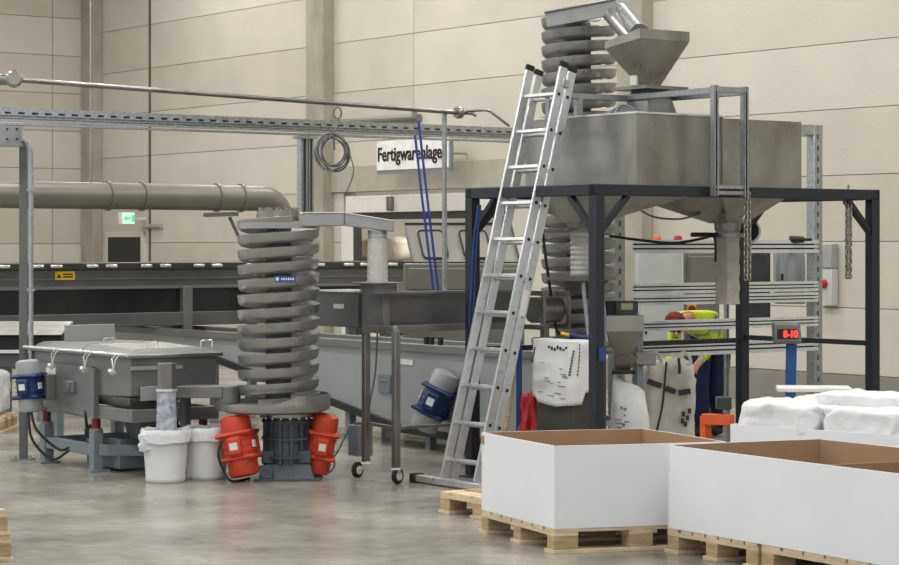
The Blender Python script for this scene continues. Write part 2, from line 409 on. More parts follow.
MB().prism([q-eN*.10+Z*.0, q-eN*.03+Z*.05, q-eN*.03-Z*.05], -eW*.003).cbox(q, eN*.07, eW*.003, Z*.03).cbox(q+eN*.08, eN*.06, eW*.003, Z*.12).build('arrow_mark', 'exit_mark', ex)
MB().cbox(c+eN*.28, eN*.35, eW*.04, Z*.04).build('bracket', 'white_paint', ex)
MB().cyl(WP(ts-.62, ez-.02, .04), WP(ts-.05, ez-.02, .04), .04, n=10).build('conduit', 'concrete', ex)
# conduit on the wall behind the channel
o = tag(MB().cyl(WP(8.4, zat(118, 30.5), .05), WP(11.3, zat(118, 30.5)+.02, .05), .05, n=10).build('wall_conduit', 'duct'), 'grey conduit fixed to the long wall above the sign', 'conduit')
# wall switch cabinet at the right
tc0, tc1 = on_line(826.5, W0-eN*.2, eW), on_line(818, W0-eN*.2, eW); dd = WP(tc0, 0, .2).y
cb = thing('wall_cabinet', 'slim light grey switch cabinet with a red knob on the wall', 'cabinet', WP((tc0+tc1)/2, zat(306, dd), .1))
z0, z1 = zat(306, dd), zat(244, dd)
MB().box(WP(tc0, z0, .11), eW*(tc1-tc0+.1), eN*.10, Z*(z1-z0)*.6).build('lower_box', 'cabinet', cb, bev=.008)
MB().box(WP(tc0, z0+(z1-z0)*.61, .12), eW*(tc1-tc0+.1), eN*.11, Z*(z1-z0)*.39).build('upper_box', 'gray_panel', cb, bev=.008)
MB().cyl(WP(tc0+.11, zat(284, dd), .11), WP(tc0+.11, zat(284, dd), .18), .05, .04).build('knob', 'red', cb)

# =================================================================== PALLET CARTONS, FOREGROUND
def pallet(name, label, o, ax, ay, la, lb, group=None, h=.144):
    # o = corner on the floor, ax / ay unit directions; three block rows run along ay
    th = thing(name, label, 'pallet', o, group)
    w = .1
    for i in range(3):
        a = i*(la-w)/2
        MB().box(o+ax*(a-.012)-ay*.012, ax*(w+.024), ay*(lb+.024), Z*.022).build('bottom_board', 'wood', th, bev=.002)
        for j in range(3):
            b = j*(lb-.145)/2
            MB().box(o+ax*(a+.0)+ay*b+Z*.022, ax*w, ay*.145, Z*.078).build('block', 'wood_d', th, bev=.003)
    for j in range(3):
        b = j*(lb-.145)/2
        MB().box(o+ay*b+Z*.1, ax*la, ay*.145, Z*.022).build('stringer_board', 'wood', th, bev=.002)
    n = 7; bw = la/n
    for i in range(n):
        MB().box(o+ax*(i*bw+.008*(i > 0))+Z*.122, ax*(bw-.016), ay*lb, Z*.022).build('deck_board', 'wood', th, bev=.002)
    return th
def carton(name, label, A, B, C_, Dn, z0, z1, group, th_=.012, flap=None):
    # open-topped box of four corrugated walls: white outside, kraft inside
    c = (A+B+C_+Dn)/4
    th = thing(name, label, 'box', V((c.x, c.y, z0)), group)
    q = [V((p.x, p.y, 0)) for p in (A, B, C_, Dn)]
    for i in range(4):
        a, b = q[i], q[(i+1) % 4]; n = Z.cross(b-a).normalized()
        if n.dot(V((c.x, c.y, 0))-a) < 0: n = -n
        k = 8; vs = []; m = MB()
        for s_ in range(k+1):
            p = a.lerp(b, s_/k); bow = -n*.012*math.sin(math.pi*s_/k)
            vs += [p+bow*.2+Z*z0, p+bow+Z*z1, p+bow*.2+n*th_+Z*z0, p+bow+n*th_+Z*z1]
        for s_ in range(k):
            o = 4*s_; e = o+4
            m.add([], []); base = len(m.v)
        m.v = vs
        for s_ in range(k):
            o = 4*s_; e = o+4
            m.f += [[o, e, e+1, o+1], [o+2, o+3, e+3, e+2], [o+1, e+1, e+3, o+3], [o, o+2, e+2, e]]; m.mi += [0, 1, 0, 1]
        m.f += [[0, 1, 3, 2], [4*k, 4*k+2, 4*k+3, 4*k+1]]; m.mi += [0, 0]
        m.build('side_wall', ['carton', 'kraft'], th, smooth=20)
    m = MB().hexa([p.lerp(V((c.x, c.y, 0)), .02)+Z*z0 for p in q], [p.lerp(V((c.x, c.y, 0)), .02)+Z*(z0+.01) for p in q])
    m.build('bottom', 'kraft', th, smooth=0)
    return th
zT = .622; PZ = .144
# carton 1
a1 = G(555, 446, zT); u = V((-.40, .917, 0)).normalized(); r = V((.965, .26, 0)).normalized()
A = V((a1.x, a1.y, 0)); LB, LA = 1.02, 1.06
pallet('euro_pallet', 'pale wooden pallet under the white carton beside the ladder', A, u, r, LB, LA, 'pallets under cartons')
c1 = carton('white_carton', 'open white cardboard box with brown inside standing nearest the ladder', A, A+r*LA, A+r*LA+u*LB, A+u*LB, PZ, zT, 'open cartons on pallets')
MB().cbox(A+u*(LB-.03)+Z*(zT-.045)-r*.006, u*.03, r*.006, Z*.05).build('hand_slot', 'kraft', c1)
# carton 2 (two pallets)
a2 = G(668, 445, zT); u2 = V((.535, -.845, 0)).normalized(); r2 = V((.92, .39, 0)).normalized()
B0 = V((a2.x, a2.y, 0)); L2, R2 = 2.02, 1.03
pallet('euro_pallet', 'pale wooden pallet under the left half of the longest white carton', B0, u2, r2, .8, R2, 'pallets under cartons')
pallet('euro_pallet', 'pale wooden pallet under the right half of the longest white carton', B0+u2*.83, u2, r2, 1.19, R2, 'pallets under cartons')
c2 = carton('white_carton', 'longest open white cardboard box with brown inside, resting across two pallets', B0, B0+u2*L2, B0+u2*L2+r2*R2, B0+r2*R2, PZ, zT, 'open cartons on pallets')
f0 = B0+r2*(R2-.02)+u2*.02
MB().box(B0+u2*1.05+r2*.03+Z*PZ, r2*(R2-.06), u2*.012, Z*(zT-PZ-.035)).build('divider', 'kraft', c2)
# spare pallet behind carton 1
sp0 = G(441, 513); pl = pallet('euro_pallet', 'empty wooden pallet with a brown card sheet beside the ladder foot', sp0, -eW, eN, .8, 1.0, 'pallets under cartons')
sh = MB().box(sp0+Z*.144+eN*.16-eW*.05, -eW*.72, eN*.7, Z*.006).build('card_sheet', 'kraft'); tag(sh, 'brown cardboard sheet lying on the empty pallet', 'cardboard')
# two stacked pallets cut by the picture edge
s0 = G(12, 561)
pallet('euro_pallet', 'lower pallet of the short stack on the open floor', s0-X*.8, X, V((-.6, .8, 0)), .8, 1.2, 'stacked pallets')
tp = s0-X*.02+Z*.146
th = pallet('euro_pallet', 'upper pallet of the short stack on the open floor', tp-X*.8, X, V((-.6, .8, 0)), .8, 1.2, 'stacked pallets')
# carton 3 with sacks
a3 = G(731, 424, zT); u3 = V((.74, -.67, 0)).normalized(); r3 = V((.67, .74, 0)).normalized()
C3 = V((a3.x, a3.y, 0)); L3, R3 = 1.75, 1.0
pallet('euro_pallet', 'wooden pallet under the carton that carries the white sacks', C3, u3, r3, L3, R3, 'pallets under cartons')
c3 = carton('white_carton', 'white cardboard box filled with white sacks beside the orange bracket', C3, C3+u3*L3, C3+u3*L3+r3*R3, C3+r3*R3, PZ, zT, 'open cartons on pallets')
SK = [(.32, .25, .665, .32, .24, .105, 'creased white plastic sack on the carton corner by the orange bracket'),
      (1.06, .26, .655, .38, .25, .11, 'long white plastic sack lying along the front of the carton'),
      (1.58, .34, .67, .17, .30, .105, 'white plastic sack at the far end of the carton beside the long sack'),
      (.38, .75, .665, .36, .235, .10, 'white plastic sack lying behind the corner sack on the carton'),
      (1.18, .76, .67, .40, .23, .105, 'white plastic sack lying behind the long sack on the carton'),
      (.80, .50, .78, .34, .25, .05, 'topmost white plastic sack lying across the others on the carton')]
for i, (a, b, z, sa, sb, sz, lb) in enumerate(SK):
    o = MB().soft(C3+u3*a+r3*b+Z*z, u3*sa+r3*.02*(i % 3-1), r3*sb, Z*sz, k=30, e=.22, amp=.010, fq=4, seed=i+11, crease=.022).build('white_sack', 'sack', smooth=70)
    tag(o, lb, 'sack', 'white sacks on the carton')
# printing on the two front sacks
p = C3+u3*.16+r3*.018+Z*.655
c = D(814, 15.15, .79)
o = MB().cbox(c, V((.50, -.05, 0)), V((.03, .3, 0)), Z*.03).build('foam_sheet', 'white_plate', bev=.005); tag(o, 'flat white foam sheet lying on top of the sacks', 'sheet')
# orange bracket (pallet truck head)
orx = thing('pallet_truck', 'orange pallet truck frame with a grey head beside the sack carton', 'pallet truck', D(708, 15.2))
c0 = P(704, 419, 15.1); c1_ = P(733, 420, 14.95)
MB().bar(c0, c1_, .06, .075).build('cross_bar', 'orange', orx, bev=.006)
MB().bar(P(706, 416, 15.1), D(706, 15.1, .03), .055, .06, up=eN).build('upright', 'orange', orx, bev=.006)
MB().bar(D(706, 15.1, .03), D(706, 15.1, .03)+eN*.9, .15, .05).bar(D(706, 15.1, .03)+eW*.35, D(706, 15.1, .03)+eN*.9+eW*.35, .15, .05).build('fork', 'orange', orx, bev=.006)
MB().cbox(P(724, 403, 15.0), X*.1, Y*.1, Z*.085).build('pump_head', 'dark_panel', orx, bev=.006)
MB().bar(P(727, 410, 15.0), D(727, 15.0, .1), .035, .035, up=eN).build('column', 'steel_d', orx)
for q in (D(706, 15.1, .0), D(727, 15.0, .0)): MB().cyl(q-X*.03+Z*.05, q+X*.03+Z*.05, .05).build('wheel', 'rubber', orx)

# =================================================================== HOPPER PLATFORM
DF = 15.75
N0 = D(597, DF)
def FR(a, b, z=0): return N0+eN*a+eW*b+Z*z
FB = on_line(473, N0, eW); FA = on_line(873, N0, eN)
FZ = zat(184, DF)
fr = thing('hopper_platform', 'dark blue steel frame on four legs carrying the large steel hopper', 'platform', FR(FA/2, FB/2))
LG = [(0, 0), (FA, 0), (0, FB), (FA, FB)]
for a, b in LG:
    MB().box(FR(a-.042, b-.042), eN*.084, eW*.084, Z*(FZ-.08)).build('leg', 'frame_blue', fr, bev=.006)
    MB().box(FR(a-.1, b-.1), eN*.2, eW*.2, Z*.012).build('foot_plate', 'frame_blue', fr)
for (p, q) in ((LG[0], LG[1]), (LG[0], LG[2]), (LG[1], LG[3]), (LG[2], LG[3])):
    P0, P1 = FR(*p, FZ-.04), FR(*q, FZ-.04); d = (P1-P0).normalized()
    MB().bar(P0-d*.042, P1+d*.042, .084, .082).build('top_beam', 'frame_blue', fr, bev=.006)
for a, b in LG:
    sa, sb = (1 if a == 0 else -1), (1 if b == 0 else -1)
    for d in (eN*sa, eW*sb):
        p = FR(a, b, FZ-.37); q = FR(a, b, FZ-.08)+d*.29
        MB().bar(p, q, .05, .04).build('knee_brace', 'frame_blue', fr, bev=.004)
for (p, q, z) in ((LG[2], LG[3], .975), (LG[1], LG[3], 1.0)):
    MB().bar(FR(*p, z), FR(*q, z), .04, .04).build('cross_rail', 'frame_blue', fr, bev=.004)
MB().bar(FR(FA*.52, 0, FZ-.04), FR(FA*.52, FB, FZ-.04), .08, .07).build('top_beam', 'frame_blue', fr, bev=.004)
# hopper
HB0 = .08
ha = on_line(637, FR(0, HB0), eN); hb = on_line(526, FR(ha, HB0), eW); hl = on_line(802, FR(ha, HB0), eN)
if HB0+hb > FB-.02: hb = FB-.02-HB0
HZ0, HZ1 = FZ+.001, zat(111.5, FR(ha, HB0).y)
hp = thing('steel_hopper', 'large stained stainless steel hopper with two pyramid outlets on the frame', 'hopper', FR(ha+hl/2, HB0+hb/2, HZ0))
def HP(a, b, z): return FR(ha+a, HB0+b, z)
tw = .006
m = MB()
cut = hl*.5
MB().box(HP(0, 0, HZ0), eN*cut, eW*tw, Z*(HZ1-HZ0)).build('front_panel', 'steel', hp, smooth=0)
MB().box(HP(cut+.004, 0, HZ0), eN*(hl-cut-.004), eW*tw, Z*(HZ1-HZ0-.02)).build('front_panel', 'steel', hp, smooth=0)
MB().box(HP(0, tw, HZ0), eN*tw, eW*(hb-tw), Z*(HZ1-HZ0)).build('side_panel', 'steel', hp, smooth=0)
MB().box(HP(hl-tw, tw, HZ0), eN*tw, eW*(hb-tw), Z*(HZ1-HZ0-.02)).build('side_panel', 'steel', hp, smooth=0)
MB().box(HP(tw, hb-tw, HZ0), eN*(hl-2*tw), eW*tw, Z*(HZ1-HZ0-.02)).build('back_panel', 'steel', hp, smooth=0)
MB().box(HP(cut-.006, -.008, HZ0+.01), eN*.016, eW*.008, Z*(HZ1-HZ0-.02)).build('seam_strip', 'steel_d', hp)
MB().box(HP(-.012, -.012, HZ1-.012), eN*cut, eW*.014, Z*.014).box(HP(-.012, 0, HZ1-.012), eN*.014, eW*hb, Z*.014).build('rim', 'bright', hp)
MB().box(HP(tw, tw, HZ1-.09), eN*(hl-2*tw), eW*(hb-2*tw), Z*.01).build('inner_cover', 'steel_d', hp)
zo = 1.95
cbl = on_line(581, HP(.2, 0, 0), eW)
for (a0, a1_, ca, cb_) in ((0, cut, .2, cbl), (cut, hl, hl*.80, hb*.36)):
    top = [HP(a0, 0, HZ0), HP(a1_, 0, HZ0), HP(a1_, hb, HZ0), HP(a0, hb, HZ0)]
    bo = [HP(ca-.1, cb_-.1, zo), HP(ca+.1, cb_-.1, zo), HP(ca+.1, cb_+.1, zo), HP(ca-.1, cb_+.1, zo)]
    MB().hexa(bo, top).build('outlet_pyramid', 'steel', hp, smooth=0)
    MB().cyl(HP(ca, cb_, zo-.06), HP(ca, cb_, zo+.02), .1, .11).build('outlet_collar', 'steel_d', hp)
OL = HP(.2, cbl, zo); OR = HP(hl*.80, hb*.36, zo)
MB().tube(curve([OR+V((-.03, -.14, .1)), OR+V((.05, -.2, .16)), OR+V((.12, -.16, .1)), OR+V((.1, -.14, .03))], 6), .014).build('grab_handle', 'bright', hp)
# canvas sleeve on right outlet
c = OR-Z*.06
sl = MB(); pr = []
for i in range(15):
    f_ = i/14; z = c.z-f_*(c.z-zat(304, c.y)); rr = .066+.003*math.sin(i*1.9)
    pr.append([V((c.x, c.y, z))+eN*rr*x-eW*(-rr)*y for x, y in ((-1, -1), (.2, -1.12), (1, -1), (1.1, 0), (1, 1), (0, 1.1), (-1, 1), (-1.1, 0))])
sl.v = [p for k in pr for p in k]
for i in range(14):
    for j in range(8): sl.f.append([i*8+j, i*8+(j+1) % 8, i*8+8+(j+1) % 8, i*8+8+j]); sl.mi.append(0)
sv = thing('filling_sleeve', 'grey canvas filling sleeve hanging from the hopper outlet beside the chain', 'sleeve', V((c.x, c.y, zat(304, c.y))))
sl.build('sleeve', 'canvas', sv, smooth=30)
MB().lathe(V((c.x, c.y, c.z-.05)), [(.118, 0), (.124, .0), (.124, .03), (.118, .03), (.118, 0)], 20).build('clamp_band', 'steel_d', sv)
MB().cyl(V((c.x, c.y, c.z-.03))-eN*.12-eW*0, V((c.x, c.y, c.z-.03))-eN*.38, .018, n=8).build('slide_handle', 'black', sv)
# ribbed sleeve on left outlet
c = OL-Z*.06; prof = []
zz = zat(276, c.y); n = 18
for i in range(n+1): prof.append((.075+(.008 if i % 2 else 0), zz-c.z+(c.z-zz)*i/n))
bl = thing('ribbed_sleeve', 'pale ribbed plastic sleeve below the hopper outlet in front of the tall spiral', 'sleeve', V((c.x, c.y, zz)))
MB().lathe(c, prof, 18).build('sleeve', 'sleeve', bl)
MB().cbox(c+Z*.01, eN*.34, eW*.34, Z*.02).build('flange', 'steel_d', bl)
MB().cyl(c-eN*.1+Z*-.0, c-eN*.36, .015, n=8).build('slide_handle', 'steel_d', bl)
fl = V((c.x, c.y, zz))
MB().cbox(fl-Z*.02, eN*.42, eW*.34, Z*.025).hexa([fl+eN*a+eW*b-Z*.14 for a, b in ((-.05, -.05), (.05, -.05), (.05, .05), (-.05, .05))], [fl+eN*a+eW*b-Z*.03 for a, b in ((-.17, -.15), (.17, -.15), (.17, .15), (-.17, .15))]).build('catch_funnel', 'steel_d', bl)
for a in (-.08, .1): MB().cyl(fl+eN*a-Z*.5-eW*.2, fl+eN*a-Z*.03-eW*.12, .016, n=10).build('support_rod', 'galv', bl)

# feed funnel on hopper
dq = 16.75
q0 = D(641, dq); qa = on_line(690, q0, eN); qb = on_line(605, q0, eW)
def Q(a, b, z): return V((q0.x, q0.y, 0))+eN*a+eW*b+Z*z
zt, zr, zb = zat(28, dq), zat(38, dq), zat(84, dq)
ff = thing('feed_funnel', 'square stainless funnel standing on the hopper below the spiral outlet', 'funnel', Q(qa/2, qb/2, HZ1-.09))
cqa, cqb, ho = qa*.5, qb*.42, .055
rimq = [Q(0, 0, zr), Q(qa, 0, zr), Q(qa, qb, zr), Q(0, qb, zr-.05)]
MB().hexa([Q(cqa-ho, cqb-ho, zb), Q(cqa+ho, cqb-ho, zb), Q(cqa+ho, cqb+ho, zb), Q(cqa-ho, cqb+ho, zb)], rimq).build('cone', 'steel', ff, smooth=0)
e_ = .006
m = MB()
for (p, r_, d1, d2) in ((Q(0, 0, zr), Q(qa, 0, zr), zt, zt), (Q(qa, 0, zr), Q(qa, qb, zr), zt, zt), (Q(qa, qb, zr), Q(0, qb, zr-.05), zt, zr+.0), (Q(0, qb, zr-.05), Q(0, 0, zr), zr+.0, zt)):
    n = Z.cross(r_-p).normalized()*e_
    m.hexa([p, r_, r_+n, p+n], [V((p.x, p.y, d1)), V((r_.x, r_.y, d2)), V((r_.x, r_.y, d2))+n, V((p.x, p.y, d1))+n])
m.build('rim_wall', 'steel', ff, smooth=0)
MB().box(Q(cqa-.22, cqb-.2, zb-.03), eN*.44, eW*.4, Z*.025).build('flange', 'steel_d', ff)
cc = Q(cqa, cqb, 0)
MB().hexa([cc+eN*a+eW*b+Z*(HZ1-.08) for a, b in ((-.19, -.17), (.19, -.17), (.19, .17), (-.19, .17))], [cc+eN*a+eW*b+Z*(zb-.03) for a, b in ((-.10, -.10), (.10, -.10), (.10, .10), (-.10, .10))]).build('lower_cone', 'machine', ff, smooth=0)
MB().cyl(Q(.02, .1, zb-.005), Q(.02, .1, zb+.07), .03).build('sensor', 'bright', ff)
# guard frame of strut on the hopper front
def strut(m, p0, p1, w=.04, up=Z, lip=.008):
    # C-shaped strut: web and two flanges with inturned lips
    p0, p1 = V(p0), V(p1); d = p1-p0; sd = d.cross(up)
    if sd.length < 1e-5: sd = d.cross(eN)
    sd.normalize(); u = sd.cross(d).normalized(); t = .004
    m.box(p0-sd*w/2-u*w/2, d, sd*w, u*t).box(p0-sd*w/2-u*w/2, d, sd*t, u*w).box(p0+sd*(w/2-t)-u*w/2, d, sd*t, u*w)
    m.box(p0-sd*w/2+u*(w/2-t), d, sd*w*.3, u*t).box(p0+sd*w*.2+u*(w/2-t), d, sd*w*.3, u*t)
    return m
gfb = -.03-HB0
gp = on_line(715, FR(0, gfb), eN); gp2 = on_line(745, FR(0, gfb), eN)
dg = FR(gp, gfb).y
gz0, gz1 = zat(196, dg), zat(85, dg)
gf = thing('strut_guard', 'galvanised strut frame standing upright against the hopper front', 'frame', FR(gp, gfb, gz0))
for a in (gp, gp2): strut(MB(), FR(a, gfb, gz0), FR(a, gfb, gz1), .045, up=-eW).build('upright', 'galv_post', gf)
strut(MB(), FR(gp, gfb, gz1-.03), FR(gp2, gfb, gz1-.03), .04).build('cross_strut', 'galv_post', gf)
for z in (188, 194): strut(MB(), FR(gp, gfb, zat(z, dg)+.01), FR(gp2, gfb, zat(z, dg)+.01), .03).build('cross_strut', 'galv', gf)
e0 = FR(gp, gfb, gz1-.04); e1 = P(600, 100, dg+1.2); e1.z = gz1-.04
strut(MB(), e0, FR(gp, HB0+hb*.6, gz1-.04), .045).build('long_strut', 'galv_post', gf)
strut(MB(), FR(gp, HB0+hb*.6, gz1-.05), FR(gp-.82, HB0+hb*.6, gz1-.05), .045).build('long_strut', 'galv_post', gf)
strut(MB(), FR(gp2, gfb, gz1-.04), FR(gp2, HB0+hb*.6, gz1-.04), .045).build('long_strut', 'galv_post', gf)
strut(MB(), FR(gp-.78, HB0+hb*.6, HZ1-.08), FR(gp-.78, HB0+hb*.6, gz1-.06), .05, up=eN).build('upright', 'galv_post', gf)
strut(MB(), FR(gp-.5, HB0+hb*.6, HZ1-.08), FR(gp-.5, HB0+hb*.6, gz1-.06), .05, up=eN).build('upright', 'galv_post', gf)
# cables bundle on hopper top
c = HP(.15, hb*.45, HZ1-.08)
o = MB()
for i in range(5):
    o.tube(curve([c+eN*(-.08+.03*i)+eW*(.3-.1*i)+Z*.03, c+eN*(.1+.03*i)+Z*(.09+.02*i), c+eN*(.3+.02*i)-eW*.15+Z*(.1-.01*i), c+eN*(.5)-eW*(.2+.03*i)+Z*.03]), .011, 6)
tag(o.build('cable_bundle', 'cable'), 'loose grey cables lying on top of the hopper by the ladder top', 'cable')

# chains
def chain(px, d, y0, y1, label):
    z0, z1 = zat(y1, d), zat(y0, d); m = MB(); n = int((z1-z0)/.034); c = D(px, d)
    for s_ in (-.012, .013):
        for i in range(n):
            z = z1-.034*(i+.5); ax = eN if i % 2 else eW; tg = eW if i % 2 else eN
            ring = [c+X*s_*(1-.8*abs(i/n-.0 if i < 2 else 0))+Z*(z+.025*math.cos(2*math.pi*k/10))+tg*.015*math.sin(2*math.pi*k/10) for k in range(10)]
            m.tube(ring, .007, 5, True)
    hook = [c+Z*(z1+.04), c+X*.02+Z*(z1+.02), c+Z*z1]
    m.tube(curve([c+Z*(z1+.12), c+Z*(z1+.06), c+X*.02+Z*(z1+.03), c+Z*z1]), .008, 6)
    tag(m.build('hoist_chain', 'chain'), label, 'chain', 'hanging chains')
pc = FR(on_line(748, FR(0, -.02), eN), -.02)
chain(748, pc.y-.1, 198, 284, 'double steel chain hanging beside the grey canvas sleeve')
pc = FR(on_line(849, N0, eN), 0)
chain(849, pc.y, 200, 281, 'double steel chain hanging from the beam by the far platform leg')

# =================================================================== LADDER
lb0 = G(476, 491)
lean = eN*.265+Z; lean_n = lean.normalized()
LL = (zat(64, 16.3))*lean.length
ld_ = thing('extension_ladder', 'aluminium two-section extension ladder leaning against the hopper frame', 'ladder', lb0)
wid = .405
depth_dir = (eN-lean_n*eN.dot(lean_n)).normalized()     # normal to the ladder plane
def sect(off, z0, z1, wd, nm, w0):
    for s_ in (0, 1):
        o = lb0+eW*(w0+s_*wd)+depth_dir*off+lean_n*z0
        m = MB(); m.box(o-eW*.011-depth_dir*.036, lean_n*(z1-z0), eW*.022, depth_dir*.072)
        m.build('stile', 'alu', ld_, bev=.004)
        MB().box(o-eW*.014-depth_dir*.04+lean_n*(z1-z0-.02), lean_n*.05, eW*.028, depth_dir*.08).build('end_cap', 'rubber', ld_, bev=.01)
        if z0 < .05: MB().box(o-eW*.014-depth_dir*.04-lean_n*.0, lean_n*.05, eW*.028, depth_dir*.08).build('end_cap', 'rubber', ld_, bev=.006)
    z = z0+.145
    while z < z1-.08:
        o = lb0+eW*w0+depth_dir*off+lean_n*z
        MB().box(o-depth_dir*.017-lean_n*.013, eW*wd, depth_dir*.034, lean_n*.026).build('rung', 'alu', ld_, bev=.003)
        for s_ in (0, 1):
            k = o+eW*(s_*wd); dr_ = eW*(1 if s_ else -1)
            MB().cyl(k+dr_*.009, k+dr_*.0125, .014, n=10).build('rung_end', 'black', ld_)
        z += .28
sect(0, .06, LL, wid, 'a', 0)
sect(.09, .06, LL-.01, wid-.004, 'b', .002)
b0 = lb0-eW*.04+Z*.03-depth_dir*0
MB().bar(lb0-eW*.22+Z*.035, lb0+eW*.72+Z*.035, .07, .05).build('stabiliser_bar', 'alu', ld_, bev=.006)
for s_ in (-.23, .73): MB().cbox(lb0+eW*s_+Z*.035, eW*.07, eN*.1, Z*.07).build('stabiliser_foot', 'rubber', ld_, bev=.012)
MB().cbox(lb0+eW*-.012+lean_n*1.42-depth_dir*-.08, eW*.004, depth_dir*.05, lean_n*.2).build('sticker', 'white_plate', ld_)
MB().cbox(lb0+eW*-.0+lean_n*(LL-.13)+depth_dir*.04, eW*.045, depth_dir*.06, lean_n*.06).build('guide_bracket', 'galv', ld_, bev=.004)

# =================================================================== SPIRAL CONVEYORS
def spiral_flight(c, z0, turns, pitch, R, rin, th0):
    prof = [(rin, -.004), (R-.06, -.008), (R-.024, .002), (R-.008, .022), (R, .078), (R-.006, .080), (R-.015, .028), (R-.03, .010), (R-.06, .001), (rin, .005)]
    m = MB(); seg = 44; n = int(seg*turns); k = len(prof)
    for i in range(n+1):
        th = th0+2*math.pi*i/seg; z = z0+pitch*i/seg; d = V((math.cos(th), math.sin(th), 0))
        for r, h in prof: m.v.append(V((c.x, c.y, z+h))+d*r)
    for i in range(n):
        for j in range(k): m.f.append([i*k+j, i*k+(j+1) % k, (i+1)*k+(j+1) % k, (i+1)*k+j]); m.mi.append(1 if 5 <= j <= 8 else 0)  # worn inner faces coloured brighter, imitating light caught in the trough
    m.f.append(list(range(k-1, -1, -1))); m.f.append(list(range(n*k, n*k+k))); m.mi += [0, 0]
    return m
def vib_motor(parent, name, c, ax, r, L, body, cap, side=None, label=None):
    # a vibration motor: ribbed body, two end caps, terminal box and foot
    c = V(c); ax = V(ax).normalized(); side = (V(side)-ax*V(side).dot(ax)).normalized(); up = ax.cross(side)
    o = ORG[parent.name]
    b = MB().lathe(c-ax*L*.24, [(0, 0), (r*.98, 0), (r, .01), (r, L*.48-.01), (r*.98, L*.48), (0, L*.48)], 24, ax)
    for k in range(5): b.torus(c+ax*L*(-.2+.1*k), ax, r*1.0, .008, 24, 6)
    bd = b.build('motor_body', body, parent, label=label)
    for s_ in (-1, 1):
        MB().lathe(c+ax*s_*L*.23, [(r*.93, 0), (r*.93, L*.2), (r*.86, L*.25), (r*.6, L*.275), (0, L*.28)], 24, ax*s_).build('end_cap', cap, bd)
        MB().cbox(c+ax*s_*L*.2, ax*.035, side*r*2.3, up*r*2.1).build('flange', body, bd, bev=.02)
    MB().cbox(c+up*r*1.0, ax*L*.28, side*r*.9, up*r*.5).build('terminal_box', body, bd, bev=.012)
    MB().cbox(c-up*r*.95, ax*L*.4, side*r*1.9, up*r*.35).build('foot', body, bd, bev=.01)
    MB().cbox(c+up*r*1.26, ax*L*.12, side*r*.5, up*.006).build('rating_plate', 'white_plate', bd)
    MB().cbox(c+side*r*1.0+up*r*.2, ax*L*.12, side*.012, up*r*.5).build('rating_plate', 'white_plate', bd)
    for s_ in (-1, 1):
        for q in (-1, 1): MB().cyl(c+ax*s_*L*.15+side*q*r*.75-up*r*1.1, c+ax*s_*L*.15+side*q*r*.75-up*r*.6, .014, n=8).build('bolt', 'galv', bd)
    return bd

# ---- spiral conveyor 1
dS = 16.85
sc = D(279, dS); zS0 = zat(405, dS); zS1 = zat(224, dS); pitch = 14.9*dS/F; R = 41.2/F*dS
s1 = thing('spiral_elevator', 'grey vibrating spiral elevator with two red motors at its foot', 'conveyor', sc, 'spiral elevators')
turns = (zS1-zS0)/pitch
spiral_flight(sc, zS0-.02, turns, pitch, R, .10, -2.0).build('spiral_trough', ['spiral', 'bright'], s1, smooth=50)
MB().cyl(sc+Z*(zS0-.05), sc+Z*(zS1+.06), .10, n=28).build('centre_tube', 'machine_d', s1)
MB().lathe(sc+Z*(zS1-.035), [(R, 0), (R+.004, .0), (R+.004, .045), (R-.006, .045), (R-.008, 0), (R, 0)], 40).build('top_ring', 'spiral', s1)
m = MB().lathe(sc+Z*(zS1+.02), [(.0, .085), (.165, .08), (.175, .0)], 28)
for i in range(12):
    a = i*math.pi/6; m.cyl(sc+V((math.cos(a), math.sin(a), 0))*.14+Z*(zS1+.09), sc+V((math.cos(a), math.sin(a), 0))*.14+Z*(zS1+.125), .018, n=8)
m.build('top_cap', 'steel', s1)
# label plate
th_ = math.atan2(-1, .08); pz = zat(279, dS-R)
lc = sc+V((math.cos(th_), math.sin(th_), 0))*(R+.004)
tx = V((-math.sin(th_), math.cos(th_), 0)); nn = V((math.cos(th_), math.sin(th_), 0))
pb = MB().cbox(lc+X*.05+Z*pz, tx*.155, nn*.008, Z*.043).build('badge', 'post_blue', s1, label='blue badge plate')
m = MB().cbox(lc+X*.05-tx*.06+Z*pz+nn*.005, tx*.022, nn*.004, Z*.025)
for i in range(6): m.cbox(lc+X*.05+tx*(-.025+.017*i)+Z*pz+nn*.005, tx*.010, nn*.003, Z*(.018 if i % 2 else .014))
m.build('badge_marks', 'white_plate', s1)
# outlet arm
armd = V((1, .05, 0)).normalized(); ad = V((-armd.y, armd.x, 0))
zA = zat(222, dS); L0 = sc+ad*(-R+.10)
L1 = D(392, dS-.12)
w = .095
def trough_pts(p, zb, zt_): return [V((p.x, p.y, 0))-ad*w+Z*zb, V((p.x, p.y, 0))+ad*w+Z*zb, V((p.x, p.y, 0))+ad*w+Z*zt_, V((p.x, p.y, 0))-ad*w+Z*zt_]
p0 = D(300, dS-.16); p1 = D(345, dS-.14); p2 = D(394, dS-.12)
m = MB().hexa(trough_pts(p0, zat(227, dS), zat(214, dS)), trough_pts(p1, zat(226, dS), zat(213, dS))).hexa(trough_pts(p1, zat(226, dS), zat(213, dS)), trough_pts(p2, zat(232, dS), zat(221, dS)))
m.build('outlet_arm', 'spiral', s1, smooth=20, bev=.008)
MB().bar(V((p0.x, p0.y, zat(213, dS)))-ad*w, V((p1.x, p1.y, zat(213, dS)))-ad*w, .02, .008).bar(V((p1.x, p1.y, zat(213, dS)))-ad*w, V((p2.x, p2.y, zat(221, dS)))-ad*w, .02, .008).build('arm_lip', 'bright', s1)
tc_ = D(378, dS-.12)
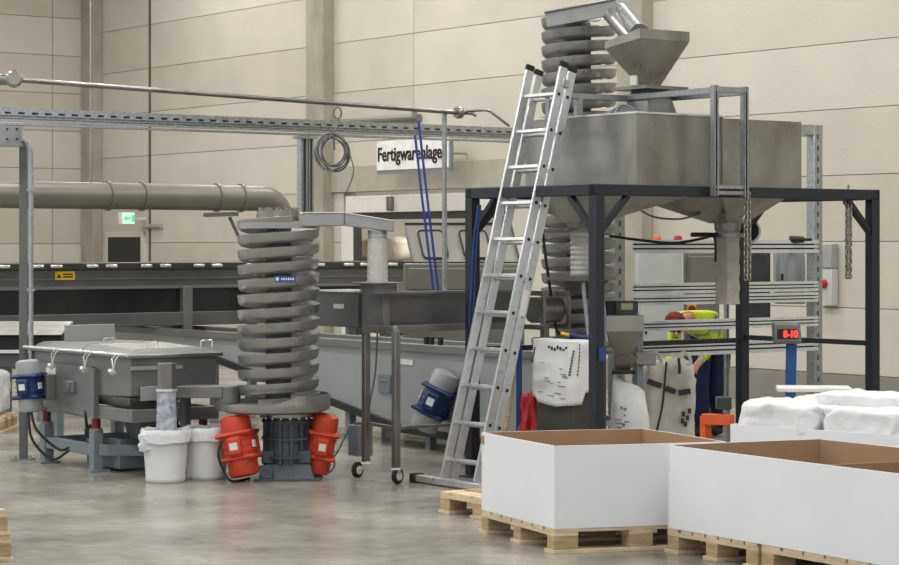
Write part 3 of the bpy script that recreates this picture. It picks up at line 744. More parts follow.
MB().cyl(tc_+Z*zat(238, dS), tc_+Z*zat(230, dS), .075, n=24).build('outlet_spout', 'spiral', s1)
# inlet bracket top left
MB().bar(P(207, 215, dS+.3), P(236, 214, dS+.2), .1, .03).bar(P(230, 217, dS+.25), P(243, 245, dS+.25), .025, .025).build('side_bracket', 'machine_d', s1)
# sleeve from spout
n = 20; zb_, zt_ = zat(284, dS-.12), zat(233, dS-.12)
prof = [(.078-.006*(i/n)+(.005 if i % 2 else 0), zb_+(zt_-zb_)*i/n) for i in range(n+1)]
sv1 = MB().lathe(tc_+V((0, 0, 0)), prof, 20).build('plastic_sleeve', 'sleeve'); tag(sv1, 'translucent wire-ribbed plastic sleeve hanging from the spiral outlet arm', 'sleeve')
# pan and base
pc_ = D(273, dS); zp0, zp1 = zat(415.5, dS-.42), zat(405.5, dS-.42)
Rp = 57.5/F*dS
MB().lathe(pc_+Z*zp0, [(.0, 0), (Rp-.05, 0), (Rp-.01, .015), (Rp, .03), (Rp, zp1-zp0), (Rp-.01, zp1-zp0), (Rp-.012, .035), (0, .03)], 48).build('bottom_pan', 'spiral', s1)
MB().lathe(pc_+Z*(zp1-.002), [(Rp-.012, 0), (Rp+.002, 0), (Rp+.002, .05), (Rp-.012, .05), (Rp-.012, 0)], 48).build('pan_collar', 'spiral', s1) if False else None
m = MB()
for i in range(26):                                    # raised half of the pan wall
    a0 = math.radians(-84+i*8); a1_ = a0+math.radians(8.2)
    q = [pc_+V((math.cos(a), math.sin(a), 0))*rr for a, rr in ((a0, Rp-.01), (a1_, Rp-.01), (a1_, Rp), (a0, Rp))]
    hh = .055*min(1, (i+1)/4)
    h0, h1 = .062*min(1, i/3), .062*min(1, (i+1)/3)
    m.hexa([p+Z*zp1 for p in q], [q[0]+Z*(zp1+h0+.001), q[1]+Z*(zp1+h1), q[2]+Z*(zp1+h1), q[3]+Z*(zp1+h0+.001)])
m.build('raised_pan_wall', 'spiral', s1)
bc = D(288, dS-.02)
MB().cyl(bc+Z*.05, bc+Z*(zp0-.001), .165, n=28).build('base_drum', 'motor_grey', s1)
m = MB()
for i in range(14):
    a = 2*math.pi*i/14; d = V((math.cos(a), math.sin(a), 0)); m.bar(bc+d*.175+Z*.1, bc+d*.175+Z*(zp0-.03), .02, .025, up=d)
for z in (.16, .30, .43): m.lathe(bc+Z*z, [(.165, 0), (.2, 0), (.2, .014), (.165, .014)], 28)
m.build('drum_ribs', 'motor_grey', s1)
MB().lathe(bc+Z*(zp0-.035), [(.19, 0), (.215, 0), (.215, .025), (.19, .025)], 28).build('clamp_ring', 'steel', s1)
for i in range(18):
    a = 2*math.pi*i/18; MB().cyl(bc+V((math.cos(a), math.sin(a), 0))*.2+Z*(zp0-.05), bc+V((math.cos(a), math.sin(a), 0))*.2+Z*(zp0-.005), .012, n=6).build('ring_bolt', 'galv', s1)
q = D(290, dS-.02)
m = MB().hexa([q+V((-.21, -.25, 0)), q+V((.21, -.25, 0)), q+V((.21, .22, 0)), q+V((-.21, .22, 0))], [q+V((-.17, -.17, .12)), q+V((.17, -.17, .12)), q+V((.17, .17, .12)), q+V((-.17, .17, .12))])
m.build('base_plinth', 'motor_grey', s1, smooth=0, bev=.008)
MB().box(q+V((-.25, -.27, 0)), X*.5, Y*.5, Z*.018).cbox(q+V((-.16, -.255, .07)), X*.1, Y*.02, Z*.1).build('base_plate', 'motor_grey', s1, bev=.004)
for px in (306, 270): MB().cbox(D(px, dS-.02)+V((0, 0, .17)), X*.1, Y*.3, Z*.1).build('motor_bracket', 'motor_grey', s1, bev=.01)
vib_motor(s1, 'm', P(240, 446, dS-.25), V((.19, -.10, -1)), .125, .46, 'orange_red', 'orange_red', side=V((1, -.2, 0)), label='orange-red vibration motor')
vib_motor(s1, 'm', P(322, 444, dS-.05), V((-.19, .10, -1)), .105, .46, 'orange_red', 'orange_red', side=V((1, .1, 0)), label='orange-red vibration motor')
MB().tube(curve([P(222, 440, dS-.4), P(219, 455, dS-.42), P(224, 470, dS-.4), D(232, dS-.4, .015), D(250, dS-.2, .012)]), .01, 8).build('motor_cable', 'cable_dark', s1)
MB().tube(curve([P(333, 452, dS-.1), P(335, 465, dS-.1), P(330, 472, dS-.1), P(322, 473, dS-.05)]), .008, 8).build('motor_cable', 'cable', s1)

# ---- spiral conveyor 2 (tall, behind the hopper)
d2 = 18.05
c2_ = D(579.5, d2); z20 = zat(338, d2); z21 = zat(24, d2); pit2 = .116; R2_ = 38/F*d2
s2 = thing('spiral_elevator', 'tall grey spiral elevator rising behind the steel hopper', 'conveyor', c2_, 'spiral elevators')
spiral_flight(c2_, z20, (z21-z20)/pit2, pit2, R2_, .10, -2.3).build('spiral_trough', ['spiral', 'bright'], s2, smooth=50)
MB().cyl(c2_+Z*(z20-.05), c2_+Z*(z21+.03), .10, n=28).build('centre_tube', 'machine_d', s2)
MB().lathe(c2_+Z*(z20-.12), [(0, 0), (R2_+.05, 0), (R2_+.08, .03), (R2_+.08, .12), (R2_+.07, .12), (R2_+.068, .035), (0, .03)], 40).build('bottom_pan', 'spiral', s2)
MB().cyl(c2_+Z*.35, c2_+Z*(z20-.12), .17, n=24).build('base_drum', 'motor_grey', s2)
bw = .36
for a, b in ((-bw, -bw), (bw, -bw), (bw, bw), (-bw, bw)): MB().bar(c2_+eN*a+eW*b, c2_+eN*a+eW*b+Z*.36, .05, .05, up=eN).build('stand_leg', 'galv_post', s2)
m = MB()
for z in (.34, .12):
    for (p, q) in (((-bw, -bw), (bw, -bw)), ((bw, -bw), (bw, bw)), ((bw, bw), (-bw, bw)), ((-bw, bw), (-bw, -bw))):
        m.bar(c2_+eN*p[0]+eW*p[1]+Z*z, c2_+eN*q[0]+eW*q[1]+Z*z, .04, .04)
m.build('stand_rails', 'galv_post', s2)
# top outlet arm: rises to the right then tube chute down to the funnel
dA = d2-.28
p0 = P(547, 22, dA); p1 = P(617, 9, dA-.05)
vv = (p1-p0).normalized(); sd = vv.cross(Z).normalized(); uu = sd.cross(vv)
m = MB()
m.box(p0-sd*.11-uu*.055, vv*(p1-p0).length, sd*.22, uu*.012).box(p0-sd*.11-uu*.055, vv*(p1-p0).length, sd*.012, uu*.115).box(p0+sd*.1-uu*.055, vv*(p1-p0).length, sd*.012, uu*.115)
m.box(p1-sd*.11-uu*.055, vv*.012, sd*.22, uu*.12)
m.build('outlet_arm', 'spiral', s2, bev=.004)
MB().box(p0-sd*.12+uu*.058, vv*(p1-p0).length, sd*.26, uu*.014).build('arm_cover', 'steel_d', s2, bev=.003)
MB().cyl(P(610, 14, dA-.1), P(637, 44, 17.05), .06, n=20).build('chute_tube', 'spiral', s2)
MB().cyl(P(622, 12, dA-.05), P(640, 33, 17.05), .075, n=20).build('chute_hood', 'machine', s2)

# =================================================================== VIBRATING SIEVE
dV = 16.8
v0 = D(131, dV); vL = on_line(31, v0, eW); vB = on_line(218, v0, eN)
def VP(a, b, z): return V((v0.x, v0.y, 0))+eN*a+eW*b+Z*z      # a: across the end, b: back along the side
zt = zat(353, dV); zl = zt-.045
sv = thing('vibrating_sieve', 'grey box-shaped vibrating sieve on a grey frame with red mounts', 'machine', VP(vB/2, vL/2, 0))
zbt = .56
q0_ = [VP(.012, .02, zbt+.06), VP(vB-.012, .02, zbt+.06), VP(vB-.012, vL-.02, zbt), VP(.012, vL-.02, zbt)]
q1_ = [VP(0, 0, zl), VP(vB, 0, zl), VP(vB, vL, zl), VP(0, vL, zl)]
MB().hexa(q0_, q1_).build('body', 'machine', sv, smooth=0, bev=.006)
zt0 = zl
m = MB().box(VP(-.035, -.035, zl), eN*(vB+.07), eW*.05, Z*.03).box(VP(-.035, vL-.015, zl), eN*(vB+.07), eW*.05, Z*.03).box(VP(-.035, 0, zl), eN*.05, eW*vL, Z*.03).box(VP(vB-.015, 0, zl), eN*.05, eW*vL, Z*.03)
m.build('top_flange', 'steel_d', sv, bev=.006)
MB().cyl(VP(-.045, -.03, zl+.03), VP(-.045, vL+.03, zl+.03), .013, n=12).build('clamp_rail', 'bright', sv)
# two lids
MB().hexa([VP(.0, .02, zl+.03), VP(vB, .02, zl+.03), VP(vB, vL*.46, zl+.03), VP(.0, vL*.46, zl+.03)], [VP(.06, .07, zl+.06), VP(vB-.06, .07, zl+.06), VP(vB-.06, vL*.46-.03, zl+.085), VP(.06, vL*.46-.03, zl+.085)]).build('lid', 'machine', sv, smooth=0)
MB().hexa([VP(.1, .14, zl+.060), VP(vB-.1, .14, zl+.060), VP(vB-.1, vL*.46-.08, zl+.076), VP(.1, vL*.46-.08, zl+.076)], [VP(.1, .14, zl+.068), VP(vB-.1, .14, zl+.068), VP(vB-.1, vL*.46-.08, zl+.088), VP(.1, vL*.46-.08, zl+.088)]).build('lid_panel', 'bright', sv, smooth=0)
MB().hexa([VP(.0, vL*.48, zl+.03), VP(vB, vL*.48, zl+.03), VP(vB, vL*.98, zl+.03), VP(.0, vL*.98, zl+.03)], [VP(.06, vL*.5, zl+.085), VP(vB-.06, vL*.5, zl+.085), VP(vB-.06, vL*.94, zl+.075), VP(.06, vL*.94, zl+.075)]).build('lid', 'machine', sv, smooth=0)
for a, b in ((vB*.3, .18), (vB*.93, .16), (vB*.35, vL*.55), (vB*.3, vL*.9)):
    p = VP(a, b, zl+.05)
    MB().tube([p, p+Z*.06, p+Z*.065+eN*.01, p+Z*.065+eN*.09, p+Z*.06+eN*.1, p+eN*.1], .008, 8).build('lid_handle', 'bright', sv)
# raised back plate
MB().box(VP(vB*.25, vL*.86, zl+.05), eN*vB*.6, eW*.012, Z*.16).build('baffle_plate', 'gray_panel', sv, bev=.003)
# clamps on the side
for b in (.10, .57, 1.13):
    p = VP(-.05, b, zl+.035)
    k = MB().tube([p+eW*.03, p-eN*.04+eW*.03-Z*.04, p-eN*.045-Z*.12, p-eN*.02-Z*.15], .006, 6).tube([p-eW*.03, p-eN*.04-eW*.03-Z*.04, p-eN*.045-Z*.12], .006, 6).build('toggle_clamp', 'bright', sv)
    MB().bar(p-eN*.05-Z*.15, p-eN*.1-Z*.12-eW*.05, .025, .025).build('clamp_grip', 'white_plate', sv)
# big side plate with motor
zs = zat(363, dV+.9); zq = .44
pl_ = [VP(-.02, .60, zq-.02), VP(-.02, .60, zs-.01), VP(-.02, vL-.02, zs), VP(-.02, vL-.02, zq+.05)]
MB().prism(pl_, eN*.02).build('side_plate', 'machine', sv, smooth=0, bev=.003)
MB().box(VP(-.035, .54, zq-.02), eN*.05, eW*.07, Z*(zs-zq)).build('side_post', 'machine', sv, bev=.004)
MB().cbox(VP(-.03, .95, zat(387, dV+.7)), eN*.04, eW*.17, Z*.09).cbox(VP(-.055, .93, zat(387, dV+.6)), eN*.02, eW*.05, Z*.07).build('junction_box', 'machine', sv, bev=.004)
MB().cbox(VP(-.02, 1.3, zat(371, dV+1.0)), eN*.02, eW*.16, Z*.05).build('plate_label', 'white_plate', sv)
# under trays
MB().hexa([VP(.05, .08, zbt-.03), VP(vB*.55, .08, zbt-.03), VP(vB*.55, vL*.6, zbt-.03), VP(.05, vL*.6, zbt-.03)], [VP(.0, .02, zbt+.05), VP(vB*.6, .02, zbt+.05), VP(vB*.6, vL*.6, zbt+.05), VP(.0, vL*.6, zbt+.05)]).build('under_tray', 'steel_d', sv, smooth=0)
MB().box(VP(-.0, -.02, zbt-.14), eN*vB, eW*.06, Z*.1).box(VP(0, .04, zbt-.14), eN*.06, eW*(vL-.1), Z*.1).box(VP(vB-.06, .0, zbt-.14), eN*.06, eW*(vL), Z*.1).build('carrier_beam', 'machine', sv, bev=.005)
MB().box(VP(.0, -.012, zl-.09), eN*.45, eW*.014, Z*.03).cbox(VP(vB*.3, -.01, zbt+.08), eN*.3, eW*.02, Z*.11).build('end_plate', 'gray_panel', sv, bev=.003)
# outlet tube at the end
zo1 = zat(400, dV-.15)
oc = VP(.02, 0, 0); oc = D(167, dV-.17)
MB().cyl(oc+Z*zat(397, dV), oc+Z*zat(362, dV), .072, n=24).build('outlet_tube', 'steel_d', sv)
MB().cyl(oc+Z*zat(431, dV-.15), oc+Z*zat(390, dV-.15), .078, .072, n=24).build('outlet_sleeve', 'sleeve_marked', sv)
MB().lathe(oc+Z*zat(391, dV-.15), [(.074, 0), (.082, 0), (.082, .02), (.074, .02)], 24).build('hose_clamp', 'bright', sv)
# side outlet towards the spiral
so0 = P(182, 390, dV+.1); so1 = P(228, 390, dV-.0)
m = MB().bar(so0-Z*.01, so1-Z*.01, .22, .09).cyl(so1-Z*.10, so1+Z*.035, .1, n=24)
m.build('side_outlet', 'machine', sv, bev=.006)
MB().bar(P(186, 398, dV+.2), D(186, dV+.2, .02), .08, .05, up=eN).build('outlet_prop', 'machine_d', sv)
# frame with red mounts
FPOS = [(.02, .60), (.02, vL-.26), (vB-.1, .05), (vB-.1, vL-.26)]
for a, b in FPOS:
    c = VP(a, b, 0)
    MB().cbox(c+Z*.165, eN*.085, eW*.085, Z*.33).build('frame_post', 'gray_frame', sv, bev=.005)
    MB().cbox(c+Z*.008, eN*.17, eW*.15, Z*.016).build('foot_plate', 'gray_frame', sv)
    MB().cyl(c+Z*.33, c+Z*.45, .035, n=16).build('rubber_mount', 'dark_red', sv)
    for zk in (.32, .435): MB().cyl(c+Z*zk, c+Z*(zk+.018), .05, n=16).build('mount_plate', 'gray_frame', sv)
m = MB()
for (i, j) in ((0, 1), (0, 2), (2, 3), (1, 3)):
    m.bar(VP(*FPOS[i], .17), VP(*FPOS[j], .17), .06, .09)
m.build('frame_rails', 'gray_frame', sv, bev=.004)
MB().box(VP(.14, .45, .02), eN*.36, eW*.55, Z*.24).build('drive_box', 'gray_frame', sv, bev=.01)
MB().hexa([VP(.25, .3, .26), VP(.45, .3, .26), VP(.45, .5, .26), VP(.25, .5, .26)], [VP(.2, .25, .5), VP(.5, .25, .5), VP(.5, .55, .5), VP(.2, .55, .5)]).build('discharge_chute', 'machine', sv, smooth=0)
MB().cyl(VP(.0, .65, .3), VP(.1, .85, .3), .05, n=14).tube(curve([VP(.0, .72, .33), VP(-.02, .7, .45), VP(.02, .75, .52)]), .012, 6).build('drive_motor', 'black', sv)
m = MB()
for a in (.52, .62): m.cyl(VP(a, .2, .2), VP(a, .2, .40), .01, n=8).cyl(VP(a, .2, .33), VP(a, .2, .37), .022, n=10)
m.cyl(VP(.48, .2, .34), VP(.7, .2, .34), .01, n=8)
m.build('adjuster_rods', 'black', sv)
mb_ = VP(-.2, 1.33, 0); mb_.z = zat(386, mb_.y)
vib_motor(sv, 'm', mb_, V((.08, 0, -1)), .105, .42, 'blue', 'gray_cap', side=V((1, -.3, 0)), label='blue vibration motor with grey end caps')
MB().cbox(VP(-.06, 1.33, zat(386, 17.9)), eN*.08, eW*.22, Z*.2).build('motor_plate', 'machine', sv, bev=.005)
m = MB()
m.tube(curve([mb_+V((.02, -.05, -.2)), mb_+V((.08, -.1, -.35)), mb_+V((.25, -.1, -.5)), VP(.0, 1.0, .16), VP(.02, .7, .2)]), .011, 8)
m.tube(curve([mb_+V((-.0, -.05, -.2)), mb_+V((.04, -.1, -.42)), mb_+V((.2, -.1, -.58)), VP(.0, 1.0, .14), VP(.02, .75, .17)]), .011, 8)
m.build('motor_cable', 'cable_dark', sv)

# buckets
def bucket(px, py, d, label, seed):
    c = D(px, d); th = thing('white_bucket', label, 'bucket', c, 'white buckets under the sieve')
    r0, r1, h = .148, .172, .385
    MB().lathe(c, [(0, .004), (r0-.01, 0), (r0, .012), (r0*1.015, .03), (r0*1.005, .035), (r1-.004, h-.05), (r1+.004, h-.048), (r1+.006, h-.02), (r1-.002, h-.018), (r1, h), (r1-.006, h), (r0-.006, .02), (0, .015)], 40).build('pail', 'bucket', th)
    m = MB(); n = 56; rows_ = 7
    for i in range(rows_):
        for j in range(n):
            a = 2*math.pi*j/n; f_ = i/(rows_-1)
            rr = [r1-.02, r1-.004, r1+.008, r1+.014, r1+.014, r1+.012, r1+.012][i]; z = [h-.06, h+.004, h+.012, h, h-.03, h-.06, h-.085][i]
            w_ = noise.noise(V((math.cos(a)*3+seed, math.sin(a)*3, i*.6)))
            m.v.append(c+V((math.cos(a), math.sin(a), 0))*(rr+.012*abs(w_)*(i > 1))+Z*(z+.012*w_*(i in (1, 2, 6))))
    for i in range(rows_-1):
        for j in range(n): m.f.append([i*n+j, i*n+(j+1) % n, (i+1)*n+(j+1) % n, (i+1)*n+j]); m.mi.append(0)
    m.build('liner_bag', 'film', th, smooth=60)
    MB().tube(curve([c+V((-r1-.005, 0, h-.05)), c+V((-r1*.8, -r1*.75, h-.13)), c+V((0, -r1-.03, h-.17)), c+V((r1*.8, -r1*.75, h-.13)), c+V((r1+.005, 0, h-.05))]), .003, 6).build('bail_handle', 'galv', th) if False else None
    return th
b1 = bucket(166, 483, 16.55, 'white plastic bucket with a bag liner under the sieve outlet tube', 1)
MB().soft(D(147, 16.46, .3), X*.05, Y*.05, Z*.06, k=8, amp=.02, fq=18, seed=4).build('liner_knot', 'film', b1, smooth=60)
bucket(207, 479, 16.78, 'white plastic bucket with a bag liner beside the red motor', 5)

# =================================================================== WHEELED TROUGH
dT = 16.72
t0_ = D(384, dT)
def TP(a, b, z): return V((t0_.x, t0_.y, 0))+eN*a+eW*b+Z*z
zt1, zt0 = zat(293, dT), zat(329, dT)
TL = on_line(522, t0_, eN)
tr = thing('wheeled_feed_trough', 'grey feed trough on a wheeled steel stand between the spiral and the ladder', 'conveyor', TP(.1, .3, 0))
bd = .38
m = MB()
pr_ = [(-.0, zt1), (-.0, zt1-.02), (.02, zt1-.05), (.035, zt0+.08), (.07, zt0+.02), (.14, zt0), (bd-.14, zt0), (bd-.04, zt0+.04), (bd, zt1)]
k = len(pr_)
for a in (.05, TL):
    for b, z in pr_: m.v.append(TP(a, b, z))
m.f += [[i, i+1, k+i+1, k+i] for i in range(k-1)]+[list(range(k)), list(range(2*k-1, k-1, -1)), [k-1, 0, k, 2*k-1]]; m.mi += [0]*(k+2)
m.build('trough', 'machine', tr, smooth=40)
MB().bar(TP(.05, -.01, zt1), TP(TL, -.01, zt1), .03, .025).bar(TP(.05, -.01, zt0+.0), TP(TL, -.01, zt0+.0), .04, .05).build('trough_rim', 'machine', tr, bev=.004)
MB().box(TP(-.0, 0, zt0-.01), eN*.06, eW*.30, Z*(zt1-zt0+.02)).build('end_panel', 'machine', tr, bev=.004)
e1 = on_line(318, TP(0, .31, 0), eW)
MB().box(TP(-.03, .31, zt0+.0), eN*.32, eW*e1, Z*(zt1-zt0)).build('drive_housing', 'machine_d', tr, bev=.006)
MB().box(TP(-.045, .31, zt1), eN*.34, eW*e1, Z*.012).build('housing_lid', 'bright', tr)
MB().cbox(TP(-.032, .31+e1*.42, zat(306, dT+.5)), eN*.004, eW*.14, Z*.035).build('housing_label', 'white_plate', tr)
fx = D(379, dT); ft = zat(282, dT)
MB().hexa([V((fx.x, fx.y, ft-.09))+eN*a+eW*b for a, b in ((-.1, -.1), (.1, -.1), (.1, .1), (-.1, .1))], [V((fx.x, fx.y, ft-.015))+eN*a+eW*b for a, b in ((-.1, -.1), (.1, -.1), (.1, .1), (-.1, .1))]).cbox(V((fx.x, fx.y, ft-.008)), eN*.3, eW*.3, Z*.012).build('inlet_box', 'machine', tr, bev=.003)
# stand
for (px, py, front) in ((398, 484, 1), (358, 477.5, 0)):
    g = G(px, py); z1_ = zt0
    x = V((D(396.5 if front else 366.5, g.y).x, g.y, 0))
    MB().bar(x+Z*.11, x+Z*(z1_), .05, .05, up=eN).build('stand_leg', 'steel_d', tr, bev=.004)
    wx = V((.80, -.60, 0))
    wl = MB().lathe(g+Z*.06-wx*.017, [(0, 0), (.052, 0), (.06, .006), (.06, .028), (.052, .034), (0, .034)], 24, wx).build('caster', 'rubber', tr)
    MB().cyl(g+Z*.06-wx*.02, g+Z*.06+wx*.02, .034, n=16).build('caster_hub', 'bright', wl)
    for k in (-1, 1): MB().bar(g+Z*.06+wx*.025*k, x+Z*.125+wx*.025*k, .03, .006, up=wx).build('caster_fork', 'bright', wl)
    MB().cbox(x+Z*.115, X*.07, Y*.07, Z*.014).build('swivel_plate', 'bright', wl)
    if front: xf = x
    else: xb = x
for s_ in (xf+eN*.75, xb+eN*.75):
    MB().bar(s_+Z*.11, s_+Z*zt0, .05, .05, up=eN).build('stand_leg', 'steel_d', tr, bev=.004) if False else None
zc = zat(428, xf.y)
MB().bar(xb+Z*zc-eN*.1, xb+Z*zc+eN*.05, .025, .025).bar(xb+Z*zc, xf+Z*zc, .025, .025).bar(xf+Z*zc, xf+Z*zc+eN*.75, .025, .025).build('lower_rail', 'steel_d', tr, bev=.003)
MB().bar(xb+Z*zt0, xf+Z*zt0, .05, .06).build('upper_rail', 'steel_d', tr, bev=.003)
gb = P(361, 440, xb.y+.25)
MB().cbox(gb, eN*.14, eW*.14, Z*.24).build('control_box', 'gray_frame', tr, bev=.006)
MB().tube(curve([P(350, 428, xb.y+.1), P(344, 440, xb.y+.1), P(338, 452, xb.y), P(332, 460, xb.y)]), .007, 6).tube(curve([P(378, 330, xb.y+.1), P(376, 370, xb.y+.15), P(370, 405, xb.y+.2), P(366, 428, xb.y+.25)]), .007, 6).build('loose_cable', 'cable', tr)

# =================================================================== LONG GREY VIBRATORY CONVEYOR
g0 = D(473, 18.55)
def CP(a, b, z): return V((g0.x, g0.y, 0))+eN*a+eW*b+Z*z
gA = on_line(546, g0, eW); gB = on_line(100, g0, eW)
lc_ = thing('vibratory_conveyor', 'long light grey vibratory conveyor with sloped side panel and blue motor', 'conveyor', CP(.25, 2.0, 0))
zc1 = .885
def bz(px, py): t = on_line(px, g0, eW); return (t, zat(py, CP(0, t, 0).y))
b1_, b2_, b3_ = bz(404, 429), bz(332, 401), bz(214, 358)
poly = [(gA, zc1), (gB, zc1), (gB, zc1-.12), b3_, b2_, b1_, (gA+.3, .12), (gA, .3)]
for s_, a in ((0, 0), (1, .55)):
    MB().prism([CP(a, t, z) for t, z in poly], eN*.02).build('side_panel', 'gray_panel', lc_, smooth=0)
lowr = [b3_, b2_, b1_, (gA+.3, .12)]
for i in range(3):
    p, q = lowr[i], lowr[i+1]
    MB().bar(CP(-.015, p[0], p[1]), CP(-.015, q[0], q[1]), .05, .06).build('lower_edge', 'black', lc_)
MB().bar(CP(-.02, gA, zc1), CP(-.02, gB, zc1), .06, .07).bar(CP(.58, gA, zc1), CP(.58, gB, zc1), .06, .07).build('top_rail', 'machine', lc_, bev=.006)
MB().box(CP(.02, gA, zc1-.1), eN*.53, eW*(gB-gA), Z*.012).build('trough_floor', 'steel_d', lc_)
MB().box(CP(.02, gA, .3), eN*.53, eW*.012, Z*(zc1-.3)).build('end_wall', 'gray_panel', lc_)
t_, z_ = bz(407, 361.5)
MB().cbox(CP(-.008, t_, zat(362, CP(0, t_, 0).y)), eN*.012, eW*.22, Z*.045).build('label_plate', 'white_plate', lc_)
t_, z_ = bz(387, 384)
MB().cbox(CP(-.015, t_, z_), eN*.03, eW*.18, Z*.16).cbox(CP(-.03, t_, z_+.03), eN*.02, eW*.1, Z*.02).build('access_latch', 'gray_frame', lc_, bev=.004)
t_, z_ = bz(437, 400)
mc_ = P(436, 401, CP(0, t_, 0).y-.22)
vib_motor(lc_, 'm', mc_, V((.45, -.1, 1)), .13, .54, 'blue', 'gray_cap', side=V((-1, .3, .4)), label='blue vibration motor with grey end caps, tilted')
for t in (b2_[0]-.2, b1_[0]-.3, b3_[0]+.8):
    for a in (.08, .48): MB().bar(CP(a, t, .0), CP(a, t, .6), .07, .07, up=eN).build('leg', 'gray_frame', lc_)
for px in (427, 432, 441):
    t = on_line(px, g0, eW); MB().cbox(CP(.0, t, zc1+.05), eN*.03, eW*.04, Z*.1).build('cleat', 'black', lc_)

# =================================================================== BACKGROUND OVEN / DRYER
o0 = D(-30, 21.6)
def OP(a, b, z): return V((o0.x, o0.y, 0))+eN*a+eW*b+Z*z
OLn = on_line(412, o0, eN)
ov = thing('drying_tunnel', 'long dark grey drying tunnel with a row of lid handles and glazed doors', 'machine', OP(OLn/2, .5, 0))
oz1 = 1.6; oz0 = .94; ob_ = 1.1
MB().box(OP(0, 0, 1.33), eN*OLn, eW*ob_, Z*(oz1-.075-1.33)).build('upper_casing', 'machine_d', ov, bev=.006)
MB().box(OP(-.02, -.02, oz1-.075), eN*(OLn+.04), eW*(ob_+.04), Z*.07).build('lid_band', 'dark_panel', ov, bev=.006)
MB().box(OP(0, -.012, 1.33), eN*OLn, eW*.03, Z*.03).box(OP(0, -.012, 1.43), eN*OLn, eW*.02, Z*.01).build('casing_trim', 'machine', ov)
MB().box(OP(0, 0.05, 1.08), eN*OLn, eW*(ob_-.1), Z*.25).build('window_band', 'glass_dark', ov)
MB().box(OP(0, -.03, oz0), eN*OLn, eW*ob_, Z*.14).build('lower_casing', 'machine_d', ov, bev=.006)
for px in (187, 400, -24):
    a = on_line(px, o0, eN); MB().box(OP(a-.055, -.035, oz0-.1), eN*.11, eW*.09, Z*(1.35-oz0+.1)).build('door_post', 'machine', ov, bev=.006)
for px in (2.5, 36.5, 55, 91, 110, 145, 164, 197.5, 215.5, 250, 268, 300, 318, 347, 363, 391):
    a = on_line(px, o0, eN); c = OP(a, -.045, zat(266, OP(a, 0, 0).y)-.0); c.z = oz1-.035
    MB().cbox(c, eN*.13, eW*.03, Z*.034).build('lid_handle', 'bright', ov, bev=.012)
a = on_line(65, o0, eN)
c = OP(a, -.008, 1.6-.13)
lp = MB().cbox(c, eN*.22, eW*.01, Z*.085).build('warning_label', 'yellow', ov, label='yellow warning label')
m = MB().prism([c-eW*.006-eN*.09-Z*.02, c-eW*.006-eN*.045-Z*.02, c-eW*.006-eN*.0675+Z*.02], -eW*.002)
for z in (.015, -.012): m.cbox(c-eW*.006+eN*.03+Z*z, eN*.11, eW*.003, Z*.012)
m.build('label_print', 'black', lp)
for px in (-20, 50, 187, 300, 400):
    a = on_line(px, o0, eN)
    for b in (.12, ob_-.15): MB().box(OP(a-.04, b, 0), eN*.08, eW*.08, Z*oz0).build('leg', 'gray_frame', ov)
# back table conveyor left, behind sieve (bright polished deck)
k0 = D(-40, 19.3)
kd = V((1, .0, 0)); kn = V((0, 1, 0))
kt = thing('polished_conveyor', 'low conveyor with a polished bright deck and black belt behind the sieve', 'conveyor', D(15, 19.6))
kL = D(62, 19.3).x-k0.x
kz = zat(335, 19.3)
MB().hexa([k0+Z*(kz), k0+kd*kL+Z*kz, k0+kd*kL+Y*.6+Z*(kz+.06), k0+Y*.6+Z*(kz+.06)], [k0+Z*(kz+.012), k0+kd*kL+Z*(kz+.012), k0+kd*kL+Y*.6+Z*(kz+.1), k0+Y*.6+Z*(kz+.1)]).build('deck', 'bright', kt)
MB().box(k0+Z*(kz-.13)+Y*.03, kd*kL, Y*.55, Z*.12).build('belt', 'rubber', kt, bev=.01)
MB().box(k0+Z*(kz-.16)-Y*.01, kd*(kL-.05), Y*.05, Z*.03).build('guide_rail', 'bright', kt)
MB().box(k0+Z*(kz-.30)+Y*.05, kd*kL, Y*.5, Z*.14).build('under_casing', 'machine_d', kt, bev=.02)
for f_ in (.15, .85):
    for y in (.08, .5): MB().box(k0+kd*kL*f_+Y*y, X*.06, Y*.06, Z*(kz-.3)).build('leg', 'gray_frame', kt)
# wrapped white goods on a pallet at the far left
bg = D(-2, 21.6)
pallet('euro_pallet', 'wooden pallet under wrapped white goods behind the steel post', bg+V((-.75, -.75, 0)), X, Y, .95, .7, 'stacked pallets')
o = MB().soft(bg+V((-.28, -.4, .365)), X*.44, Y*.33, Z*.2, k=12, e=.2, amp=.02, fq=6, seed=3).build('wrapped_goods', 'film', smooth=60); tag(o, 'white film-wrapped block of goods on the pallet behind the steel post', 'goods')

# grey duct
dd0 = D(-25, 20.6)
du = thing('air_duct', 'large grey-green round air duct with collars and a down-turned elbow', 'duct', V((dd0.x, dd0.y, 2.2)))
zd = zat(194.5, 20.8); rd = 13.6/F*21
ae = on_line(262, dd0, eN); pe = dd0+eN*ae
pts = [V((dd0.x, dd0.y, zd))+eN*(ae*i/6) for i in range(7)]
elb = []
Rb = .24
for i in range(1, 9):
    t = i*math.pi/16; elb.append(V((pe.x, pe.y, zd))+eN*Rb*math.sin(t)-Z*Rb*(1-math.cos(t)))
elb.append(elb[-1]-Z*.5)
MB().tube(pts+elb[:], rd, 28).build('duct_pipe', 'duct', du, smooth=40)
for px in (108, 142, 217, 241):
    a = on_line(px, dd0, eN); c = V((dd0.x, dd0.y, zd))+eN*a
    MB().lathe(c-eN*.012, [(rd, 0), (rd+.016, 0), (rd+.016, .024), (rd, .024)], 28, eN).build('collar', 'duct', du)
